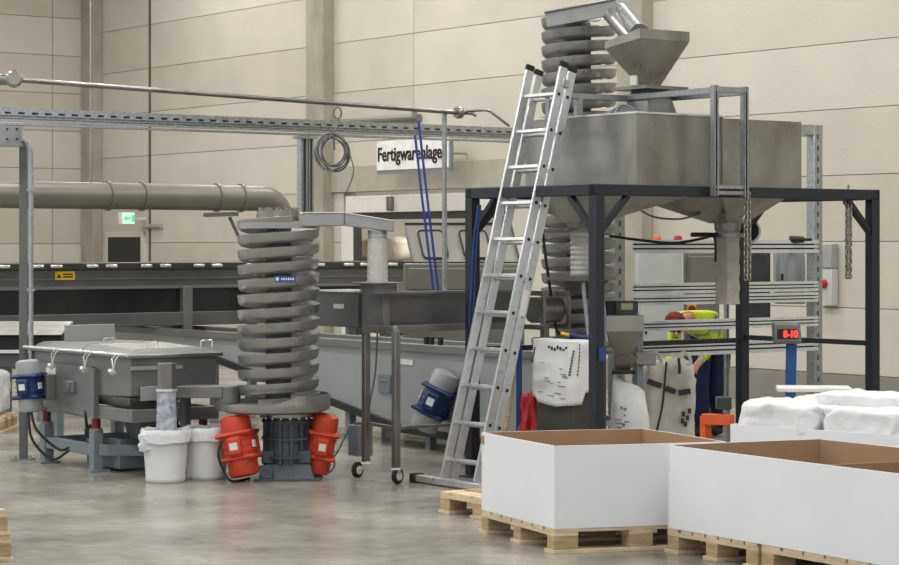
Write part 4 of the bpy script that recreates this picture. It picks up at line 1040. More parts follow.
for a in (on_line(91, dd0, eN), on_line(60, D(-25, 20.6), eN)*0-1):
    c = V((dd0.x, dd0.y, 0))+eN*a
    MB().bar(c+Z*(zd+rd-.02), c+Z*(TOP-.02), .012, .012, up=eN).build('hanger_rod', 'galv', du) if a > 0 else None

# =================================================================== CABLE CHANNEL, PIPES, POSTS
h0 = D(-30, 17.55)
def HPt(a, z, b=0): return V((h0.x, h0.y, 0))+eN*a+eW*b+Z*z
hL = on_line(560, h0, eN)
zch = H+138*17.7/F
ch = thing('cable_channel', 'slotted galvanised cable channel crossing the hall above the machines', 'cable tray', HPt(hL/2, zch-.12))
m = MB()
m.box(HPt(0, zch-.012, 0), eN*hL, eW*.1, Z*.012)
n = int(hL/.118)
m.box(HPt(0, zch-.035, -.006), eN*hL, eW*.006, Z*.023).box(HPt(0, zch-.062, -.006), eN*hL, eW*.006, Z*.010)
for i in range(n):
    a = i*hL/n; m.box(HPt(a, zch-.052, -.006), eN*(hL/n*.52), eW*.006, Z*.017)
m.box(HPt(0, zch-.1, .09), eN*hL, eW*.01, Z*.09)
m.build('upper_flange', 'galv', ch)
MB().box(HPt(0, zch-.1, .02), eN*hL, eW*.07, Z*.04).build('web', 'galv_post', ch)
MB().box(HPt(0, zch-.115, -.012), eN*hL, eW*.02, Z*.02).box(HPt(0, zch-.14, -.004), eN*hL, eW*.09, Z*.016).box(HPt(0, zch-.085, -.004), eN*hL, eW*.02, Z*.006).build('lower_flange', 'galv', ch)
ap = on_line(308, h0, eN)
po = thing('strut_post', 'galvanised strut post holding up the cable channel behind the spiral', 'post', HPt(ap, 0, .05))
strut(MB(), HPt(ap-.02, 0, .05), HPt(ap-.02, zch-.145, .05), .07, up=-eW).build('post_profile', 'galv', po)
strut(MB(), HPt(ap+.055, 0, .05), HPt(ap+.055, zch-.145, .05), .05, up=-eW).build('post_profile', 'galv', po)
MB().cbox(HPt(ap, zch-.16, .04), eN*.2, eW*.1, Z*.02).box(HPt(ap-.1, 0, -.05), eN*.2, eW*.2, Z*.012).build('head_plate', 'galv_post', po)
# left post with box and conduit
lp0 = D(24, 18.25); 
lp = thing('steel_post', 'grey steel post with a conduit and a switch box beside the sieve', 'post', lp0)
ztp = zat(142, 18.25)
MB().cbox(lp0+Z*ztp/2, X*.062, Y*.07, Z*ztp).build('post', 'post_grey', lp, bev=.004)
MB().cbox(lp0+Z*.006, X*.17, Y*.17, Z*.012).build('foot_plate', 'gray_frame', lp)
for s_ in (-.06, .06): MB().cyl(lp0+X*s_+Y*-.05+Z*.01, lp0+X*s_+Y*-.05+Z*.035, .012, n=6).build('anchor_bolt', 'galv', lp)
cx_ = D(31.5, 18.15)
MB().tube(curve([V((cx_.x-.06, cx_.y, zat(140, 18.15))), V((cx_.x-.015, cx_.y, zat(146, 18.15))), V((cx_.x, cx_.y, zat(156, 18.15)))], 5)+[V((cx_.x, cx_.y, zat(190, 18.15))), V((cx_.x, cx_.y, zat(360, 18.15))), V((cx_.x, cx_.y, .45))], .02, 10).build('conduit', 'galv', lp)
for y in (190, 290): MB().cbox(V((cx_.x, cx_.y, zat(y, 18.15))), X*.06, Y*.05, Z*.02).build('pipe_clip', 'galv_post', lp)
MB().cbox(P(10, 134.5, 18.12), X*.2, Y*.12, Z*.2).build('switch_box', 'gray_panel', lp, bev=.006)
m = MB()
for px in (7.5, 17): 
    for py in (129, 139): m.cyl(P(px, py, 18.06), P(px, py, 18.04), .008, n=8)
m.build('screw', 'rubber', lp)
# thin overhead pipe with flange and rod
pA, pB = P(20, 80, 16.9), P(459, 112.6, 19.4)
dv = (pB-pA).normalized()
pp = thing('overhead_pipe', 'thin steel pipe with end flange and valve running above the cable channel', 'pipe', pB-Z*1.3)
MB().cyl(pA, pB, .02, n=14).build('pipe', 'steel_d', pp)
MB().lathe(pA-dv*.05, [(0, 0), (.06, .0), (.068, .02), (.068, .07), (.05, .09), (0, .09)], 20, V((.25, -.95, .05))).build('end_flange', 'steel', pp)
MB().cyl(pA-X*.6+Z*.0-Y*.05, pA-Y*.02, .042, n=16).build('thick_stub', 'steel_d', pp)
MB().lathe(pB-dv*.03, [(0, 0), (.05, .0), (.055, .03), (.05, .06), (0, .06)], 16, dv).build('valve', 'steel', pp)
MB().tube(curve([pB+dv*.04, pB+X*.12-Z*.01, pB+X*.16-Z*.03]), .014, 8).tube(curve([pB+X*.06+Z*.01, pB+X*.25+Z*.02, pB+X*.32-Z*.02, pB+X*.45-Z*.12]), .012, 8).build('valve_lever', 'steel_d', pp)
rt = P(445, 112, 19.35)
MB().cyl(V((rt.x, rt.y, zat(292, 19.35))), rt, .022, n=14).build('support_rod', 'galv_post', pp)
MB().cbox(P(415, 113, 19.2), X*.05, Y*.06, Z*.06).build('pipe_clamp', 'gray_panel', pp)
# cable coil
cc = P(334, 152, 18.95)
m = MB()
random.seed(4)
for i in range(6):
    pts = []; rr = .135+.02*random.random(); off = V((random.uniform(-.03, .03), random.uniform(-.03, .03), random.uniform(-.025, .025)))
    for k in range(28):
        a = 2*math.pi*k/28; pts.append(cc+off+V((math.cos(a)*rr*(.88+.1*math.sin(i)), .03*math.sin(a*2+i), math.sin(a)*rr)))
    m.tube(pts, .008, 6, True)
m.tube(curve([P(349, 150, 18.9), P(354, 168, 18.9), P(352, 180, 18.9), P(347, 192, 18.9)]), .006, 6)
m.tube(curve([P(330, 128, 18.9), P(334, 136, 18.9), P(335, 150, 18.9)]), .008, 6)
m.tube([P(338+4*math.cos(k*.7), 113+6*math.sin(k*.7), 18.95) for k in range(9)], .008, 6, True)
m.tube(curve([P(340, 118, 18.95), P(336, 130, 18.9), P(330, 138, 18.9)]), .008, 6)
tag(m.build('cable_coil', 'cable'), 'coil of grey cable hung on the cable channel', 'cable')
# blue straps
m = MB()
for (a, b, c_) in (((419, 121), (428, 200), (439, 292)), ((415.5, 135), (424, 210), (434, 290))):
    pts = curve([P(a[0], a[1], 19.45), P(b[0], b[1], 19.35), P(c_[0], c_[1], 19.35)], 6)
    for i in range(len(pts)-1): m.bar(pts[i], pts[i+1], .004, .022, up=X)
tag(m.build('lashing_strap', 'strap_blue', smooth=0), 'two blue lashing straps hanging from the cable channel beside the rod', 'strap')

# packing machine with open lid
pk = thing('packing_machine', 'beige-grey machine body with an open lid with two windows', 'machine', D(445, 20.9))
pz1 = zat(264, 20.3); pz0 = .0
pkd = 20.8
x0, x1 = D(404, pkd).x, D(525, pkd).x
MB().box((x0, pkd, .02), X*(x1-x0), Y*.6, Z*(pz1-.02)).build('body', 'duct', pk, bev=.01)
MB().box((x0+.05, pkd-.015, zat(290, pkd)), X*(x1-x0-.1), Y*.02, Z*(zat(268, pkd)-zat(290, pkd))).build('front_panel', 'duct', pk, bev=.01)
hz, ht = zat(263, pkd), zat(223, pkd)
def LPt(px, f_, off=0): return V((D(px, pkd).x, pkd+.25+.35*f_-off, hz+(ht-hz)*f_))
lidq = [LPt(413, 0), LPt(521, 0), LPt(513, 1), LPt(403, 1)]
MB().prism(lidq, Y*.03).build('lid', 'lid_grey', pk, smooth=0)
m = MB()
for i in range(4): m.bar(lidq[i]-Y*.01, lidq[(i+1) % 4]-Y*.01, .02, .03 if i % 2 else .018, up=Y)
m.build('lid_edge', 'dark_panel', pk)
for (xa, xb_) in ((421, 449), (463, 493)):
    q = [LPt(xa-4, .82, .02), LPt(xb_-6, .82, .02), LPt(xb_, .12, .02), LPt(xa+3, .12, .02)]
    rp_ = []
    for k in range(4): rp_ += [q[k].lerp(q[k-1], .14), q[k].lerp(q[k-1], .04).lerp(q[(k+1) % 4], .04), q[k].lerp(q[(k+1) % 4], .14)]
    MB().tube(rp_, .011, 6, True).build('window_seal', 'black', pk)
    MB().prism(q, Y*.004).build('window_pane', 'lid_grey', pk, smooth=0)

# =================================================================== STRUT RACK AND CABINETS (right)
r0_ = D(815, 20.0)
rs = on_line(617, r0_, -eN)
def RP(a, z, b=0): return V((r0_.x, r0_.y, 0))-eN*a+eW*b+Z*z
rk = thing('strut_rack', 'galvanised strut rack with double horizontal rails behind the platform', 'rack', RP(rs/2, 0))
rz = zat(125, 20.0)
def post(a, w):
    pp_ = MB().box(RP(a+w/2, 0, -.05), eN*w, eW*.1, Z*rz).build('rack_post', 'galv_post', rk, bev=.008)
    for i in range(int(rz/.1)): MB().cbox(RP(a+w*.05, .06+i*.1, -.05), eN*.022, eW*.004, Z*.045).build('slot', 'motor_grey', pp_)
post(0, .11); post(rs, .11)
strut(MB(), RP(-.06, rz-.05), RP(rs+.1, rz-.05), .09).build('top_rail', 'galv', rk)
strut(MB(), RP(-.06, rz-.05, .0), RP(-.06, rz-.05, .5), .09).build('top_rail', 'galv', rk)
for (y0, y1) in ((240, 253), (282, 292), (293.5, 303), (318, 328), (340, 353)):
    for s_ in (1,):
        da = 19.45; zb2, zt2 = zat(y1, da), zat(y0, da); hgt = zt2-zb2
        a0, L_ = .02, rs-.18
        o = RP(a0, zb2, -.07)
        m = MB().box(o, -eN*L_, eW*.05, Z*hgt*.27).box(o+Z*hgt*.73, -eN*L_, eW*.05, Z*hgt*.27).box(o+Z*hgt*.4, -eN*L_, eW*.045, Z*hgt*.2)
        m.box(o+eW*.045, -eN*L_, eW*.006, Z*hgt)
        m.build('rail', 'railsilver', rk)
        MB().box(o+eW*.038+Z*hgt*.27, -eN*L_, eW*.004, Z*hgt*.46).build('rail_groove', 'dark_panel', rk)
strut(MB(), RP(on_line(727, r0_, -eN), 0, .0), RP(on_line(727, r0_, -eN), zat(240, 19.4), .0), .035, up=-eW).build('rack_post', 'galv_post', rk)
# lamp head on rack
hd = P(799, 239.5, 19.75)
o = MB().cyl(hd-X*.08, hd+X*.05, .035, .028, n=16).cyl(hd+X*.05, hd+X*.12, .014, n=10); tag(o.build('sensor_head', 'black'), 'black cylindrical sensor clamped to the rack post', 'sensor')
# cabinets behind
def cabinet(px0, px1, y0, d, name, label, m_, depth=.4, knob=None):
    x0, x1 = D(px0, d).x, D(px1, d).x; z1 = zat(y0, d)
    th = thing(name, label, 'cabinet', V(((x0+x1)/2, d+depth/2, 0)))
    MB().box((x0, d, .1), X*(x1-x0), Y*depth, Z*(z1-.1)).build('body', m_, th, bev=.008)
    MB().box((x0+.02, d-.015, .16), X*(x1-x0-.04), Y*.016, Z*(z1-.22)).build('door', m_, th, bev=.006)
    MB().box((x0+.02, d+.03, 0), X*(x1-x0-.04), Y*(depth-.06), Z*.1).build('plinth', 'dark_panel', th)
    MB().cbox((x0+.07, d-.025, z1*.55), X*.02, Y*.02, Z*.12).build('handle', 'black', th)
    return th, x0, x1, z1
th, x0, x1, z1 = cabinet(639, 683, 244, 21.2, 'control_cabinet', 'light grey control cabinet with orange and red beacons on top', 'cabinet')
for px, mm in ((657.5, 'beacon_orange'), (678.5, 'beacon_red')):
    c = D(px, 21.35)
    MB().cyl(c+Z*z1, c+Z*(z1+.03), .045, n=16).build('beacon_base', 'white_plate', th)
    MB().lathe(c+Z*(z1+.03), [(.042, 0), (.042, .03), (.03, .05), (0, .055)], 16).build('beacon', mm, th)
th, x0, x1, z1 = cabinet(688, 720, 250, 21.25, 'control_cabinet', 'pale beige control cabinet with a yellow-backed red stop button', 'duct')
c = D(692, 21.22); c.z = zat(309, 21.2)
MB().cbox(c, X*.09, Y*.03, Z*.11).build('button_plate', 'yellow', th); MB().cyl(c-Y*.01, c-Y*.06, .035, n=14).build('stop_button', 'dark_red', th)
def wall_box(px0, px1, y0, y1, d, label, m_):
    x0, x1 = D(px0, d).x, D(px1, d).x; z0, z1 = zat(y1, d), zat(y0, d)
    th = thing('switch_box', label, 'cabinet', V(((x0+x1)/2, d, z0)))
    MB().box((x0, d, z0), X*(x1-x0), Y*.22, Z*(z1-z0)).build('body', m_, th, bev=.008)
    MB().box((x0+.02, d-.014, z0+.02), X*(x1-x0-.04), Y*.015, Z*(z1-z0-.04)).build('door', m_, th, bev=.005)
    MB().cbox((x0+.05, d-.02, (z0+z1)/2), X*.02, Y*.02, Z*.06).build('latch', 'black', th)
    yk = r0_.y-(r0_.x-(x0+x1)/2)*eN.y/eN.x
    for z in (zat(250, yk), zat(297, yk)): MB().box(((x0+x1)/2-.02, yk+.0, z-.02), X*.04, Y*(d-yk+.02), Z*.04).build('mounting_arm', 'galv_post', th)
wall_box(746, 771, 252, 325, 20.1, 'dark charcoal switch box hung on the strut rack beside the canvas sleeve', 'dark_panel')
wall_box(777, 806, 250, 304, 20.3, 'light grey switch box hung on the strut rack by its slotted post', 'gray_panel')
# round mirror/disc at 748
c = P(748, 231, 18.6)
ds = thing('round_gauge', 'round black gauge with a white rim behind the canvas sleeve', 'gauge', c-Z*.1)
MB().cyl(c, c+V((.03, .05, 0)), .09, n=24).build('dial', 'black', ds); MB().torus(c+V((.02, .02, 0)), V((.03, .05, 0)), .095, .012, 28, 8).build('rim', 'white_plate', ds)
MB().bar(c+V((.03, .05, 0)), V((D(760, 19.5).x, 19.5, c.z)), .02, .02).build('bracket', 'galv_post', ds)
# cable between sleeve and spiral
o = MB().tube(curve([P(610, 236, 17.6), P(640, 240, 17.6), P(675, 243, 17.6), P(705, 238, 17.4), P(714, 236, 17.1), P(716, 246, 17.0), P(716, 262, 17.0)]), .011, 6); tag(o.build('control_cable', 'cable_dark'), 'thin black cable sagging below the hopper towards the canvas sleeve', 'cable')
o = MB().tube(curve([P(637, 208, 17.3), P(655, 217, 17.4), P(680, 219, 17.4), P(700, 214, 17.2)]), .008, 6); tag(o.build('control_cable', 'cable'), 'thin grey cable looped close under the hopper pyramids', 'cable')
o = MB().tube(curve([P(541, 205, 17.0), P(544, 240, 17.0), P(550, 285, 17.0), P(556, 325, 17.0), P(560, 335, 17.0)]), .012, 6); tag(o.build('power_cable', 'cable_dark'), 'black power cable hanging from the frame beside the ladder', 'cable')

# =================================================================== FILLING STATION
wd = 16.9
wq = D(624, wd)
ws = thing('weigh_hopper', 'small steel weighing funnel over the white sack beside the platform leg', 'funnel', V((wq.x, wq.y, zat(382, wd))))
def sq(h, z, c=wq): return [V((c.x, c.y, z))+X*a*h+Y*b*h for a, b in ((-1, -1), (1, -1), (1, 1), (-1, 1))]
MB().hexa(sq(.145, zat(331, wd)), sq(.145, zat(315, wd))).build('rim_box', 'steel', ws, smooth=0, bev=.003)
MB().hexa(sq(.05, zat(357, wd)), sq(.142, zat(331, wd))).build('cone', 'steel', ws, smooth=0)
MB().hexa(sq(.045, zat(374, wd), wq-X*.02), sq(.09, zat(356, wd), wq+X*.02)).build('spout', 'steel_d', ws, smooth=0)
MB().cbox(P(624, 372, wd-.1), X*.18, Y*.05, Z*.03).build('sack_clamp', 'black', ws, bev=.008)
MB().cbox(P(645, 358, wd+.15), X*.16, Y*.16, Z*.11).build('actuator', 'steel_d', ws, bev=.01)
MB().bar(wq+V((.12, .12, 0)), wq+V((.12, .12, zat(318, wd))), .06, .06, up=eN).build('support_column', 'gray_frame', ws)
MB().cbox(P(627, 307.5, wd+.05), X*.17, Y*.12, Z*.105).build('terminal', 'dark_panel', ws, bev=.006)
MB().cbox(P(627.5, 306.5, wd-.015), X*.09, Y*.01, Z*.05).build('terminal_screen', 'lcd', ws)
MB().cbox(P(611, 307.5, wd+.1), X*.09, Y*.12, Z*.1).build('relay_box', 'black', ws, bev=.006)
# white sack below
c0 = D(633, wd-.05)
sk = thing('filling_sack', 'white printed plastic sack standing under the weighing funnel', 'sack', c0)
def sheet_sack():
    m = MB(); n, k = 14, 20
    zt_ = zat(374, wd)
    for i in range(k+1):
        f_ = i/k; z = zt_*(1-f_)+.07*f_
        hw = .125+.03*min(1, f_*1.6); hd = .025+.1*min(1, f_*1.3)
        cx = c0.x-.02
        for j in range(2*n):
            a = 2*math.pi*j/(2*n); ca, sa = math.cos(a), math.sin(a)
            p = V((cx+hw*math.copysign(abs(ca)**.55, ca), c0.y+hd*math.copysign(abs(sa)**.7, sa), z+.06*(ca < 0)*(1-f_)*0+(-.07*(ca+1)*(1-f_)**2)))
            p += V((ca, sa, 0))*.014*noise.noise(V((p.x*9, p.y*9, z*7)))
            m.v.append(p)
    w_ = 2*n
    for i in range(k):
        for j in range(w_): m.f.append([i*w_+j, i*w_+(j+1) % w_, (i+1)*w_+(j+1) % w_, (i+1)*w_+j]); m.mi.append(0)
    m.f.append(list(range(w_))); m.f.append(list(range(k*w_, k*w_+w_))); m.mi += [0, 0]
    return m
sheet_sack().build('sack_body', 'sack', sk, smooth=50)
random.seed(9); m = MB()
for i in range(16): m.cbox(V((c0.x-.08+random.uniform(-.04, .05), c0.y-.132, random.uniform(.3, .6))), X*random.uniform(.01, .05), Y*.004, Z*random.uniform(.008, .025))
m.build('sack_print', 'print_faint', sk)['kind'] = 'stuff'
MB().cbox(c0+V((0, 0, .035)), X*.42, Y*.42, Z*.07).build('scale_platform', 'steel_d', bev=.006)['label'] = 'low steel scale platform under the white filling sack'
bpy.data.objects['scale_platform']['category'] = 'scale'
# dark bin with draped sack
kc = D(574, 16.15)
kb = on_line(537, kc, eW)
bn = thing('dark_bin', 'dark grey metal bin standing under the platform with a sack over it', 'bin', kc+eW*kb/2+eN*.17)
bz1 = zat(342, 16.2)
MB().box(kc, eN*.32, eW*kb, Z*(bz1-.01)).build('bin_body', 'bin', bn, bev=.008)
MB().box(kc-eN*.012-eW*.012+Z*(bz1-.04), eN*.344, eW*(kb+.024), Z*.03).build('bin_rim', 'machine', bn, bev=.004)
ds_ = thing('draped_sack', 'empty white printed sack draped over the dark bin', 'sack', kc+eW*kb/2+Z*.5)
def drape(u, v):    # u: 0..1 along side (far to near) then round the corner; v: 0 top inside .. 1 bottom
    s_ = u*(kb+.17); top = .10; Lv = .10+.50
    q = v*Lv
    out = .02+.012*noise.noise(V((u*5, v*6, 1)))+.02*math.sin(v*2.2)
    if s_ < kb*.96: base = kc+eW*(kb-s_); nrm = -eN
    else:
        e = s_-kb*.96; base = kc+eW*(kb*.04)+eN*0; f_ = min(1, e/.06)
        nrm = (-eN*(1-f_)-eW*f_).normalized(); base = base+(eN*max(0, e-.03))-eW*kb*.04*f_
    if q < top:
        return base-nrm*(top-q)+Z*(bz1+.012+.008*noise.noise(V((u*6, v*6, 3)))), None
    zz = bz1-(q-top)
    return base+nrm*out+Z*(zz+.02), None
m = MB(); nu, nv = 22, 20
for j in range(nv+1):
    for i in range(nu+1):
        u = i/nu; vmax = 1-.1*abs(u-.45) - (.14 if u > .86 else 0) - (.06 if u < .08 else 0)
        m.v.append(drape(u, j/nv*vmax)[0])
for j in range(nv):
    for i in range(nu): m.f.append([j*(nu+1)+i, j*(nu+1)+i+1, (j+1)*(nu+1)+i+1, (j+1)*(nu+1)+i]); m.mi.append(0)
m.build('sack_sheet', 'sack', ds_, smooth=60, sol=.004)
m = MB()
for (u0, v0_, v1_) in ((.80, .22, .62), (.75, .3, .62), (.04, .28, .48)):
    for k in range(9):
        a = drape(u0-.012*k*.3, v0_+(v1_-v0_)*k/9)[0]; b = drape(u0-.012*k*.3, v0_+(v1_-v0_)*(k+.75)/9)[0]
        m.bar(a-eN*.006, b-eN*.006, .004, .016, up=eW)
random.seed(3)
for k in range(7):
    a = drape(.33+.055*k, .27+.012*(k % 3))[0]; m.cbox(a-eN*.006, eN*.003, eW*.02, Z*(.015+.02*random.random()))
m.build('sack_print', 'print', ds_)['kind'] = 'stuff'
m = MB()
for k in range(16):
    a = drape(random.uniform(.15, .65), random.uniform(.4, .9))[0]; m.cbox(a-eN*.006, eN*.003, eW*random.uniform(.02, .08), Z*.006)
m.build('faint_print', 'print_faint', ds_)['kind'] = 'stuff'
# screwdriver-like tool on bin
o = MB().cyl(P(562, 333.5, 16.5), P(571, 335.5, 16.45), .014, n=10, mi=1).cyl(P(571, 335.5, 16.45), P(594, 339, 16.3), .02, n=10); tag(o.build('hand_tool', ['blue', 'yellow']), 'yellow and blue hand tool lying above the draped sack', 'tool')
o = MB().cbox(P(603, 354, DF-.062), X*.05, Y*.012, Z*.1); tag(o.build('blue_tag', 'hose_blue'), 'small blue tag stuck to the near platform leg', 'tag')
# big bag
bbc = D(669, 18.15)
bb = thing('big_bag', 'cream woven big bag with dark straps standing behind the white sack', 'sack', bbc)
bh = zat(361, 18.15)
MB().soft(bbc+Z*(bh/2), X*.2, Y*.2, Z*bh/2, k=16, e=.28, amp=.03, fq=5, seed=21).build('bag_body', 'bigbag', bb, smooth=60)
for f_ in (-.12, .12):
    MB().tube(curve([bbc+V((f_-.05, -.12, bh-.12)), bbc+V((f_-.045, -.13, bh+.03)), bbc+V((f_, -.1, bh+.075)), bbc+V((f_+.045, -.13, bh+.02)), bbc+V((f_+.05, -.12, bh-.12))]), .014, 6).build('lifting_loop', 'bigbag', bb)
m = MB()
def bagfront(px, py): return P(px, py, 18.15-.225)
for seg in (((648, 381), (662, 386)), ((666, 388), (676, 392)), ((679, 393), (691, 391))):
    m.bar(bagfront(*seg[0]), bagfront(*seg[1]), .012, .045)
m.build('dark_band', 'print', bb)
MB().tube(curve([bagfront(667, 362), bagfront(665, 385), bagfront(663, 405), bagfront(658, 428), bagfront(655, 440)]), .009, 6).tube(curve([bagfront(679, 358), bagfront(680, 366), bagfront(680, 374)]), .012, 6).build('tie_cord', 'print', bb)
m = MB()
for (px, py) in ((684, 414), (688, 418), (686, 424), (690, 411), (683, 421)): m.cbox(bagfront(px, py)+Y*.0, X*.025, Y*.01, Z*.04)
m.build('bag_print', 'print', bb)
# scale display on blue column
sd_ = thing('scale_display', 'blue scale column with a grey indicator showing red digits', 'scale', D(790, 16.6))
MB().bar(D(789, 16.6, 0), P(792, 344, 16.6), .075, .06, up=Y).build('column', 'post_blue', sd_, bev=.006)
MB().cbox(D(789, 16.6, .02), X*.3, Y*.3, Z*.04).build('base', 'post_blue', sd_)
m = MB(); 
q = [P(775, 344, 16.5), P(803, 344, 16.5), P(801, 323, 16.5), P(774, 322, 16.5)]
m.prism(q, Y*.12).build('indicator_housing', 'machine', sd_, smooth=0, bev=.02)
MB().prism([P(778, 339, 16.49), P(798, 339, 16.49), P(798, 329, 16.49), P(778, 329, 16.49)], Y*.01).build('indicator_window', 'black', sd_, smooth=0)
text_mb('8-10', .075, P(784, 337.4, 16.482), X, Z, bold=.0022, width=.105).build('digits', 'led', sd_, smooth=0)
# misc at ladder foot: blue post, stick, red bag
o = MB().cbox(D(519.5, 17.0, .0)+Z*zat(292, 17.0)/2, X*.045, Y*.045, Z*zat(292, 17.0)); th_o = o.build('blue_post', 'hose_blue', bev=.004); tag(th_o, 'slim blue steel post standing behind the ladder', 'post')
o = MB().cyl(D(500, 17.1, .0), P(517, 352, 17.35), .02, n=12); tag(o.build('broom_stick', 'wood'), 'pale wooden stick leaning behind the ladder', 'stick')
rc = D(531, 16.75)
rg = thing('red_bag', 'tied red plastic bag standing between the blue post and the dark bin', 'bag', rc)
MB().soft(rc+Z*.34, X*.075, Y*.1, Z*.34, k=14, e=.5, amp=.04, fq=8, seed=31).build('bag_body', 'red', rg, smooth=70)
MB().cyl(rc+V((.03, 0, .63)), rc+V((.07, 0, .85)), .035, .008, n=10).build('bag_neck', 'red', rg)
m = MB()
for i in range(2):
    m.tube(curve([P(479+i*2, 205, 16.75), P(474+i*3, 245, 16.75), P(472+i*3, 290, 16.75), P(470+i*4, 320, 16.75), P(474+i*2, 345, 16.78)]), .008, 6)
tag(m.build('air_hose', 'hose_blue'), 'blue air hoses running down the far left platform leg', 'hose')
# tube flange piece right of the ladder
tf = thing('pipe_flange', 'short steel pipe with a square flange between ladder and bin', 'pipe', D(536, 16.95))
c = P(533, 310, 16.85)
MB().cyl(c, c+eN*.25, .1, n=24).build('pipe', 'steel_d', tf)
for a in (.0, .25):
    m = MB(); cc_ = c+eN*a
    for s_ in (-1, 1): m.cbox(cc_+Z*.13*s_, eN*.02, eW*.3, Z*.04).cbox(cc_+eW*.13*s_, eN*.02, eW*.04, Z*.22)
    m.build('flange_frame', 'steel_d', tf, bev=.003)
MB().bar(c+eN*.12-Z*.1, V((c.x+eN.x*.12, c.y+eN.y*.12, 0)), .05, .05, up=eN).build('stand', 'steel_d', tf)

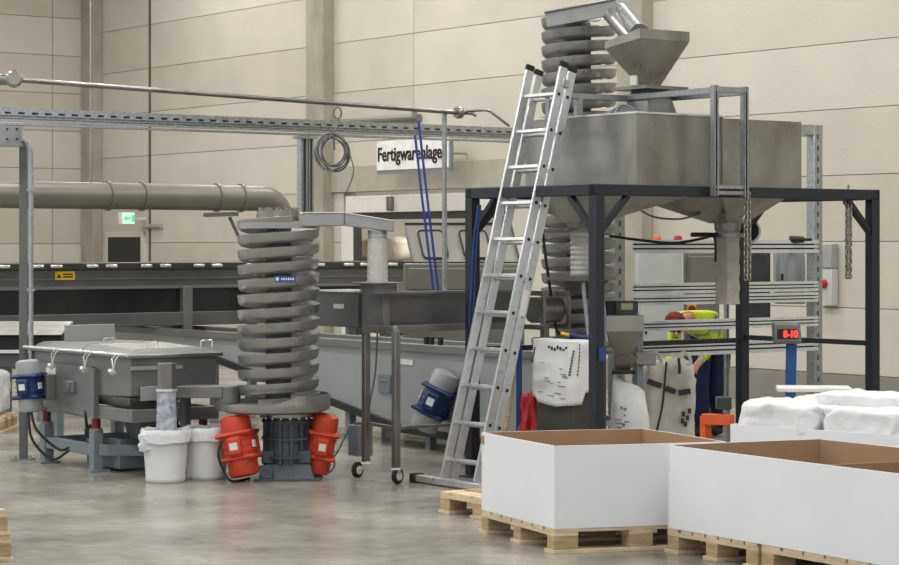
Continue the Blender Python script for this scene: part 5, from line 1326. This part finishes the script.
# =================================================================== PERSON
def person():
    hip = D(710, 20.55, .93); lat = V((.75, .45, 0)).normalized()   # body's left-right axis
    fw = V((-.52, -.85, 0)).normalized()
    sh = hip+fw*.40+Z*.20; neck = sh+fw*.07+Z*.0; head = neck+fw*.14-Z*.07+X*-.03
    J = {}; E = []
    def add(n, p, r): J[n] = (V(p), r)
    add('pelvis', hip, .15); add('belly', hip.lerp(sh, .40)+Z*.03, .17); add('chest', hip.lerp(sh, .84)+Z*.025, .155); add('neck0', sh+fw*.05-Z*.02, .07); add('neck', neck+fw*.05-Z*.03, .058); add('headb', head, .09); add('headt', head+fw*.09-Z*.03, .085)
    E += [('pelvis', 'belly'), ('belly', 'chest'), ('chest', 'neck0'), ('neck0', 'neck'), ('neck', 'headb'), ('headb', 'headt')]
    for s_, n in ((-1, 'l'), (1, 'r')):
        h_ = hip+lat*.115*s_-Z*.06; kn = h_-Z*.40+fw*.06; an = V((h_.x, h_.y, .10))-fw*.05
        add('hip'+n, h_, .135); add('kn'+n, kn, .115); add('an'+n, an, .08); add('he'+n, V((an.x, an.y, .045)), .045); add('to'+n, V((an.x, an.y, .04))+fw*.18, .04)
        E += [('pelvis', 'hip'+n), ('hip'+n, 'kn'+n), ('kn'+n, 'an'+n), ('an'+n, 'he'+n), ('he'+n, 'to'+n)]
        so = hip.lerp(sh, .86)+lat*.20*s_+Z*.0; el = so-Z*.25+fw*.03+lat*.03*s_; wr = el-Z*.14+fw*.17-lat*.05*s_
        add('so'+n, so, .085); add('el'+n, el, .052); add('wr'+n, wr, .034)
        hdv = (wr-el).normalized(); pm = wr+hdv*.06
        add('pm'+n, pm, .03)
        E += [('chest', 'so'+n), ('so'+n, 'el'+n), ('el'+n, 'wr'+n), ('wr'+n, 'pm'+n)]
        sdv = hdv.cross(Z).normalized()
        for k in range(4):
            b0 = pm+hdv*.03+sdv*(.027-.018*k); L_ = [.036, .042, .040, .032][k]
            add('f%d%sa' % (k, n), b0, .0095); add('f%d%sb' % (k, n), b0+hdv*L_-Z*.006, .009); add('f%d%sc' % (k, n), b0+hdv*L_*1.6-Z*.03, .008)
            E += [('pm'+n, 'f%d%sa' % (k, n)), ('f%d%sa' % (k, n), 'f%d%sb' % (k, n)), ('f%d%sb' % (k, n), 'f%d%sc' % (k, n))]
        tb = pm+sdv*.035; add('t%sa' % n, tb, .011); add('t%sb' % n, tb+sdv*.025+hdv*.03, .009)
        E += [('pm'+n, 't%sa' % n), ('t%sa' % n, 't%sb' % n)]
    names = list(J); me = bpy.data.meshes.new('body')
    me.from_pydata([J[n][0] for n in names], [(names.index(a), names.index(b)) for a, b in E], [])
    ob = bpy.data.objects.new('tmp', me); COL.objects.link(ob)
    ob.modifiers.new('skin', 'SKIN'); sv_ = me.skin_vertices[0].data
    for i, n in enumerate(names): sv_[i].radius = (J[n][1], J[n][1]); sv_[i].use_root = (n == 'pelvis')
    md = ob.modifiers.new('s', 'SUBSURF'); md.levels = 3
    dg = bpy.context.evaluated_depsgraph_get(); m2 = bpy.data.meshes.new_from_object(ob.evaluated_get(dg)); bpy.data.objects.remove(ob)
    base = V((hip.x, hip.y, 0))
    MI = ['navy', 'hivis', 'reflective', 'skin', 'boot']
    m2.materials.clear()
    for k in MI: m2.materials.append(MATS[k])
    ax_ = (sh-hip).normalized()
    for p in m2.polygons:
        c = p.center; best = min(E, key=lambda e: segd(c, J[e[0]][0], J[e[1]][0]))
        n = best[0]+best[1]; k = 0
        if any(x in n for x in ('headb', 'headt')) or best == ('neck0', 'neck') or best[0][0] in 'ft' and best[0][1:2].isdigit() or best[0].startswith('pm') or best[1].startswith('pm') or best[0] in ('tla', 'tra'): k = 3
        elif best[0] in ('belly', 'chest') or best[1] in ('sol', 'sor', 'ell', 'elr', 'wrl', 'wrr'): k = 1
        elif best == ('pelvis', 'belly'): k = 1 if (c-hip).dot(ax_) > .03 else 0
        elif best[0] in ('hel', 'her') or best[1] in ('hel', 'her'): k = 4
        if k == 1:
            t = (c-hip).dot(ax_)
            if .10 < t < .15 or .24 < t < .29: k = 2
            if best[0].startswith('so') and .1 < (c-J[best[0]][0]).length < .15: k = 2
        p.material_index = k; p.use_smooth = True
    for v in m2.vertices: v.co -= base
    th = thing('person', 'person in yellow hi-vis jacket and navy trousers bending over the big bag', 'person', base)
    m2.name = 'body'; bo = bpy.data.objects.new('body', m2); COL.objects.link(bo); bo.parent = th; ORG[bo.name] = base
    hc = head+fw*.05-Z*.015; face = (fw*.55-Z*.85).normalized(); up = (fw*.85+Z*.55).normalized(); rt_ = face.cross(up).normalized()
    MB().soft(hc+up*.02-face*.025, rt_*.095, up*.115, face*.09, k=12, e=1.0, amp=.006, fq=30).build('cap', 'cap_red', th, smooth=60, label='dark red knitted cap')
    MB().soft(hc+face*.1-up*.01, rt_*.014, up*.03, face*.022, k=6, e=1.0, amp=0).build('nose', 'skin', bo)
    for s_ in (-1, 1):
        MB().soft(hc+face*.085+up*.02+rt_*.035*s_, rt_*.014, up*.009, face*.008, k=6, e=1.0, amp=0).build('eye', 'white_plate', bo)
        MB().soft(hc+rt_*.092*s_-up*.01, rt_*.012, up*.032, face*.02, k=6, e=1.0, amp=0).build('ear', 'skin', bo)
    MB().soft(hc+face*.088-up*.06, rt_*.028, up*.006, face*.006, k=6, e=1.0, amp=0).build('mouth', 'cap_red', bo)
def segd(p, a, b):
    ab = b-a; t = max(0, min(1, (p-a).dot(ab)/max(ab.length_squared, 1e-9))); return (p-(a+ab*t)).length
person()
